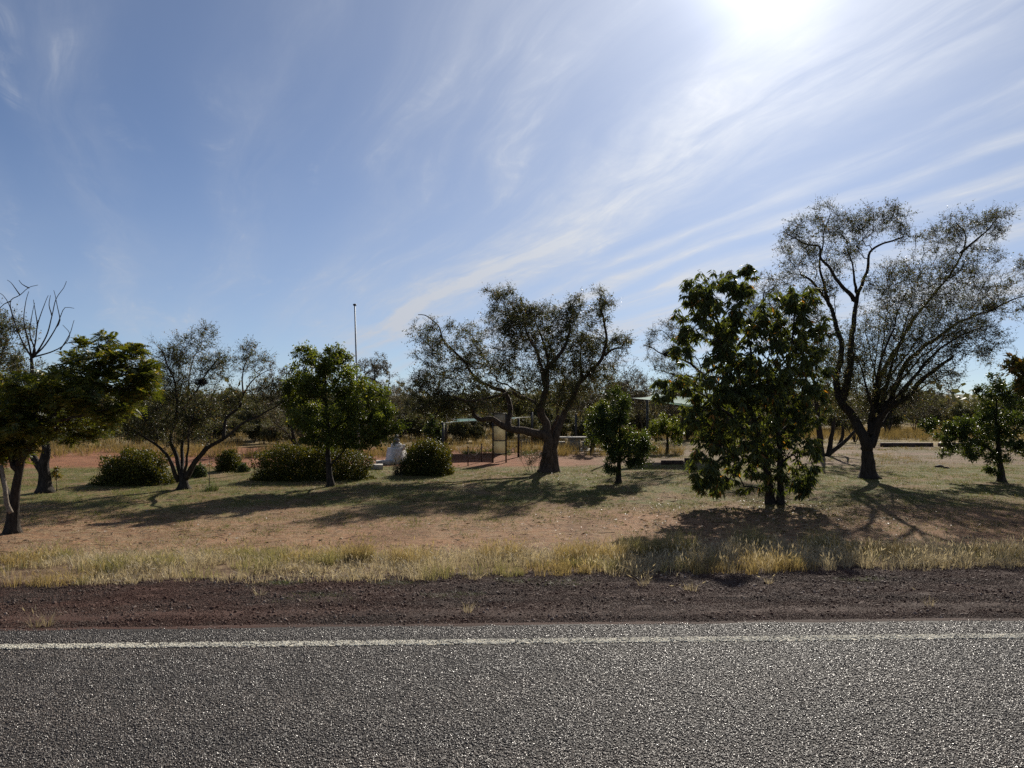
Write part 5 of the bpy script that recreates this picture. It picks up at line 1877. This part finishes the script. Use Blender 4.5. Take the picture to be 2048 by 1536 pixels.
# distinct clumps in the verge
tufts('verge_grass', 'golden clumps standing out of the verge grass', clump_pts([(820, 1140, .35), (1150, 1130, .3), (1215, 1130, .45), (720, 1135, .2), (1000, 1125, .4)], 26, 5), 34, 0.30, 0.005, M_grass_gold, 64, 0.35, 0.12, spread=0.09)
tufts('verge_grass', 'lime green clumps in the verge grass', clump_pts([(230, 1150, .5), (320, 1145, .35), (460, 1120, .35), (530, 1122, .3), (715, 1135, .2), (650, 1135, .4)], 22, 6), 30, 0.22, 0.006, M_grass_lime, 65, 0.4, 0.04, spread=0.09)
tufts('verge_grass', 'tall olive grass clumps at the edge of the mango shade', clump_pts([(1275, 1118, .3), (1330, 1115, .35), (1360, 1112, .25), (1640, 1100, .3), (1500, 1085, .4)], 20, 7), 30, 0.42, 0.005, M_grass_lime, 66, 0.3, 0.05, spread=0.10)
tufts('verge_grass', 'pale seeding grass along the right verge', scatter(520, 1.0, 12, 10.4, 12.6, 57, lambda x, y: 1.0 if road_t(x, y) > edge_t(x) + 0.05 else 0.0), 16, 0.26, 0.004, M_grass_dry, 67, 0.3, 0.5, spread=0.07)
tufts('shoulder_grass', 'small dry tufts growing on the gravel shoulder',
      np.array([(x, y, shoulder_z(road_t(x, y)) - 0.006) for x, y in ((1.75, 9.75), (2.35, 9.42), (4.92, 8.55), (-5.1, 7.75), (-5.0, 7.8), (1.8, 9.9), (2.3, 9.5), (-3.2, 9.2), (-0.5, 8.3), (3.5, 9.9))]), 26, 0.17, 0.004, M_grass_dry, 68, 0.8, 0.1, spread=0.05)
# flat green mats at the gravel edge
mats = np.array([(x, y, shoulder_z(road_t(x, y)) - 0.004) for cx, cy, r in ((-2.45, 9.15, .28), (-0.75, 9.2, .16), (0.55, 10.0, .24), (0.05, 10.15, .18), (-1.6, 10.0, .22), (4.9, 10.2, .2), (-3.2, 10.0, .2))
                 for x, y in np.random.default_rng(int(cx * 100) % 97).normal((cx, cy), (r, r * 0.45), (46, 2))])
tufts('weed_mats', 'low green weeds creeping over the gravel edge', mats, 16, 0.045, 0.008, M_weed, 69, 1.4, 0.0, seg=1, spread=0.05)


def lawn_keep(x, y):
    t = road_t(x, y)
    w = t + 4.0 * (1.2 * nz(x, y, 0.22, 1.0) + 0.8 * nz(x, y, 0.9, 2.0) - 1.0)
    base = max(0.06, min(1.0, (w - 14.6) / 3.0)) * (1.0 if t < 29.5 else max(0.0, 1 - (t - 29.5) / 2.0))
    return base * max(0.12, min(1.0, (nz(x, y, 1.3, 7.0) - 0.25) * 3))


pl = scatter(60000, -24, 24, 13.2, 31.5, 71, lambda x, y: lawn_keep(x, y) if abs(x) < 0.76 * y + 1.5 else 0.0)
gsel = np.array([nz(p[0], p[1], 0.35, 11.0) + 0.3 * (nz(p[0], p[1], 2.0, 4.0) - 0.5) for p in pl])
tufts('lawn_grass', 'short green grass of the park lawn', pl[gsel > 0.30], 9, 0.07, 0.010, M_grass_lawn, 72, 0.9, 0.0, seg=1, spread=0.10, hvar=0.9)
tufts('lawn_grass', 'short dry straw-coloured grass of the park lawn', pl[gsel <= 0.30], 11, 0.055, 0.009, M_grass_dry, 73, 1.0, 0.0, seg=1, spread=0.10)
ps = scatter(5200, -17, 17, 13.0, 29.5, 77, lambda x, y: max(0.1, (nz(x, y, 0.6, 17.0) - 0.35) * 2.0) if abs(x) < 0.76 * y + 1.5 else 0.0)
tufts('lawn_tussocks', 'coarser grass tussocks standing up out of the lawn', ps[::2], 16, 0.12, 0.008, M_grass_lawn, 78, 0.7, 0.0, seg=1, spread=0.12, hvar=0.9)
tufts('lawn_tussocks', 'coarser dry tussocks standing up out of the lawn and dirt', ps[1::2], 16, 0.10, 0.007, M_grass_dry, 79, 0.9, 0.0, seg=1, spread=0.12, hvar=0.9)
# dead thatch on the dirt between lawn and verge
pd = scatter(9000, -14, 14, 12.4, 17.5, 74, lambda x, y: max(0.0, nz(x, y, 0.9, 21.0) - 0.25) * 1.4)
tufts('dry_thatch', 'thin dry thatch lying on the bare dirt', pd, 11, 0.06, 0.007, M_grass_dry, 75, 1.8, 0.0, seg=1, spread=0.12)
sap_g = onground(420, depth_at(980))
tufts('grass_clump', 'green grass tuft round the foot of the thin sapling', np.array([sap_g + np.array([np.cos(a) * .12, np.sin(a) * .12, 0]) for a in range(7)]), 40, 0.24, 0.008, M_weed, 76, 0.6, 0.0, spread=0.12)


# tall grass on the bank beyond the track
def bank_keep(x, y):
    t = road_t(x, y)
    front = 34.6 + 1.6 * nz(x, y, 0.12, 4.0) + (3.0 if -6 < x < 2 else 0) + (14.0 if x > 9 else 0)
    if t < front:
        return 0.0
    if -14.6 < x + (t - 36) * 0.1 < -13.2 and t < 46:
        return 0.0
    return min(1.0, (t - front) / 0.3) * max(0.15, min(1, (nz(x, y, 0.35, 13.0) - 0.2) * 2.6)) * (1.0 if t < 41 or x > 9 else 0.28)


pb = scatter(11500, -42, 46, 34, 66, 81, lambda x, y: bank_keep(x, y) if abs(x) < 0.75 * y + 2 else 0.0)
hb = np.array([0.40 + 0.50 * nz(p[0], p[1], 0.3, 31.0) for p in pb])
tufts('bank_grass', 'tall dry golden grass on the bank beyond the red track', pb, 24, hb, 0.020, M_grass_bank, 82, 0.5, 0.0, seg=1, spread=0.26)
pw = scatter(700, -6, 1.5, 36.5, 40.5, 83, lambda x, y: max(0.0, nz(x, y, 0.8, 3.0) - 0.45) * 1.6)
tufts('bank_weeds', 'green weeds at the foot of the golden bank grass', pw, 22, 0.28, 0.02, M_weed, 84, 0.8, 0.0, seg=1, spread=0.2)


pr = scatter(4200, 4, 34, 31.0, 49, 85, lambda x, y: max(0.0, nz(x, y, 0.35, 41.0) - 0.40) * 4.0 if abs(x) < 0.75 * y + 2 else 0.0)
tufts('track_grass', 'scattered dry tufts on the pale track behind the lawn', pr[::2], 16, 0.16, 0.012, M_grass_bank, 86, 0.8, 0.0, seg=1, spread=0.2)
tufts('track_grass', 'scattered green tufts on the pale track behind the lawn', pr[1::2], 18, 0.14, 0.012, M_grass_lawn, 87, 0.8, 0.0, seg=1, spread=0.25)


# ------------------------------------------------------------------ leaf litter
def litter():
    rng = np.random.default_rng(91)
    P = []
    for cx, cy, r, n in ((7.0, 18.3, 2.4, 900), (6.6, 16.6, 2.0, 400), (2.6, 17.2, 2.4, 300), (12.0, 23.5, 4.0, 300), (1.5, 26.5, 3.0, 500), (-5.5, 22.5, 2.4, 400), (-10, 16.5, 3.0, 500), (0, 16, 6, 250)):
        q = rng.normal((cx, cy), (r, r * 0.7), (n, 2))
        P.append(q)
    P = np.concatenate(P)
    P = P[road_t(P[:, 0], P[:, 1]) > 12.8]
    B = np.array([(x, y, gz(x, y) + 0.012 + 0.02 * rng.random()) for x, y in P])
    n = len(B)
    a = rng.random(n) * 6.283
    d = np.stack([np.cos(a), np.sin(a), rng.normal(0, 0.15, n)], 1)
    nr = rand_dirs(rng, n, (0, 0, 2.2))
    L = 0.05 + 0.09 * rng.random(n)
    V, Fa = leaf_tris(B, d, nr, L, L * 0.3, 0.35)
    tag(obj_np('leaf_litter', V, [Fa], M_litter), 'fallen dry leaves scattered on the ground under the trees', 'leaves', kind='stuff')


litter()


def twig_litter():
    rng = np.random.default_rng(92)
    s = Shape()
    for i in range(420):
        x, t = rng.uniform(-13, 13), rng.uniform(12.6, 22)
        y = t + 0.0325 * x
        a, L = rng.random() * 3.14, rng.uniform(0.1, 0.4)
        c, e = np.array([x, y, gz(x, y) + 0.012]), np.array([math.cos(a), math.sin(a), rng.normal(0, 0.08)]) * L / 2
        s.tube([c - e, c + np.array([0, 0, 0.01]) + rng.normal(0, 0.01, 3), c + e], [0.006, 0.005, 0.003], 4, False)
    tag(s.build('twig_litter', M_bark_brown), 'small fallen twigs on the bare dirt', 'twigs', kind='stuff')


twig_litter()
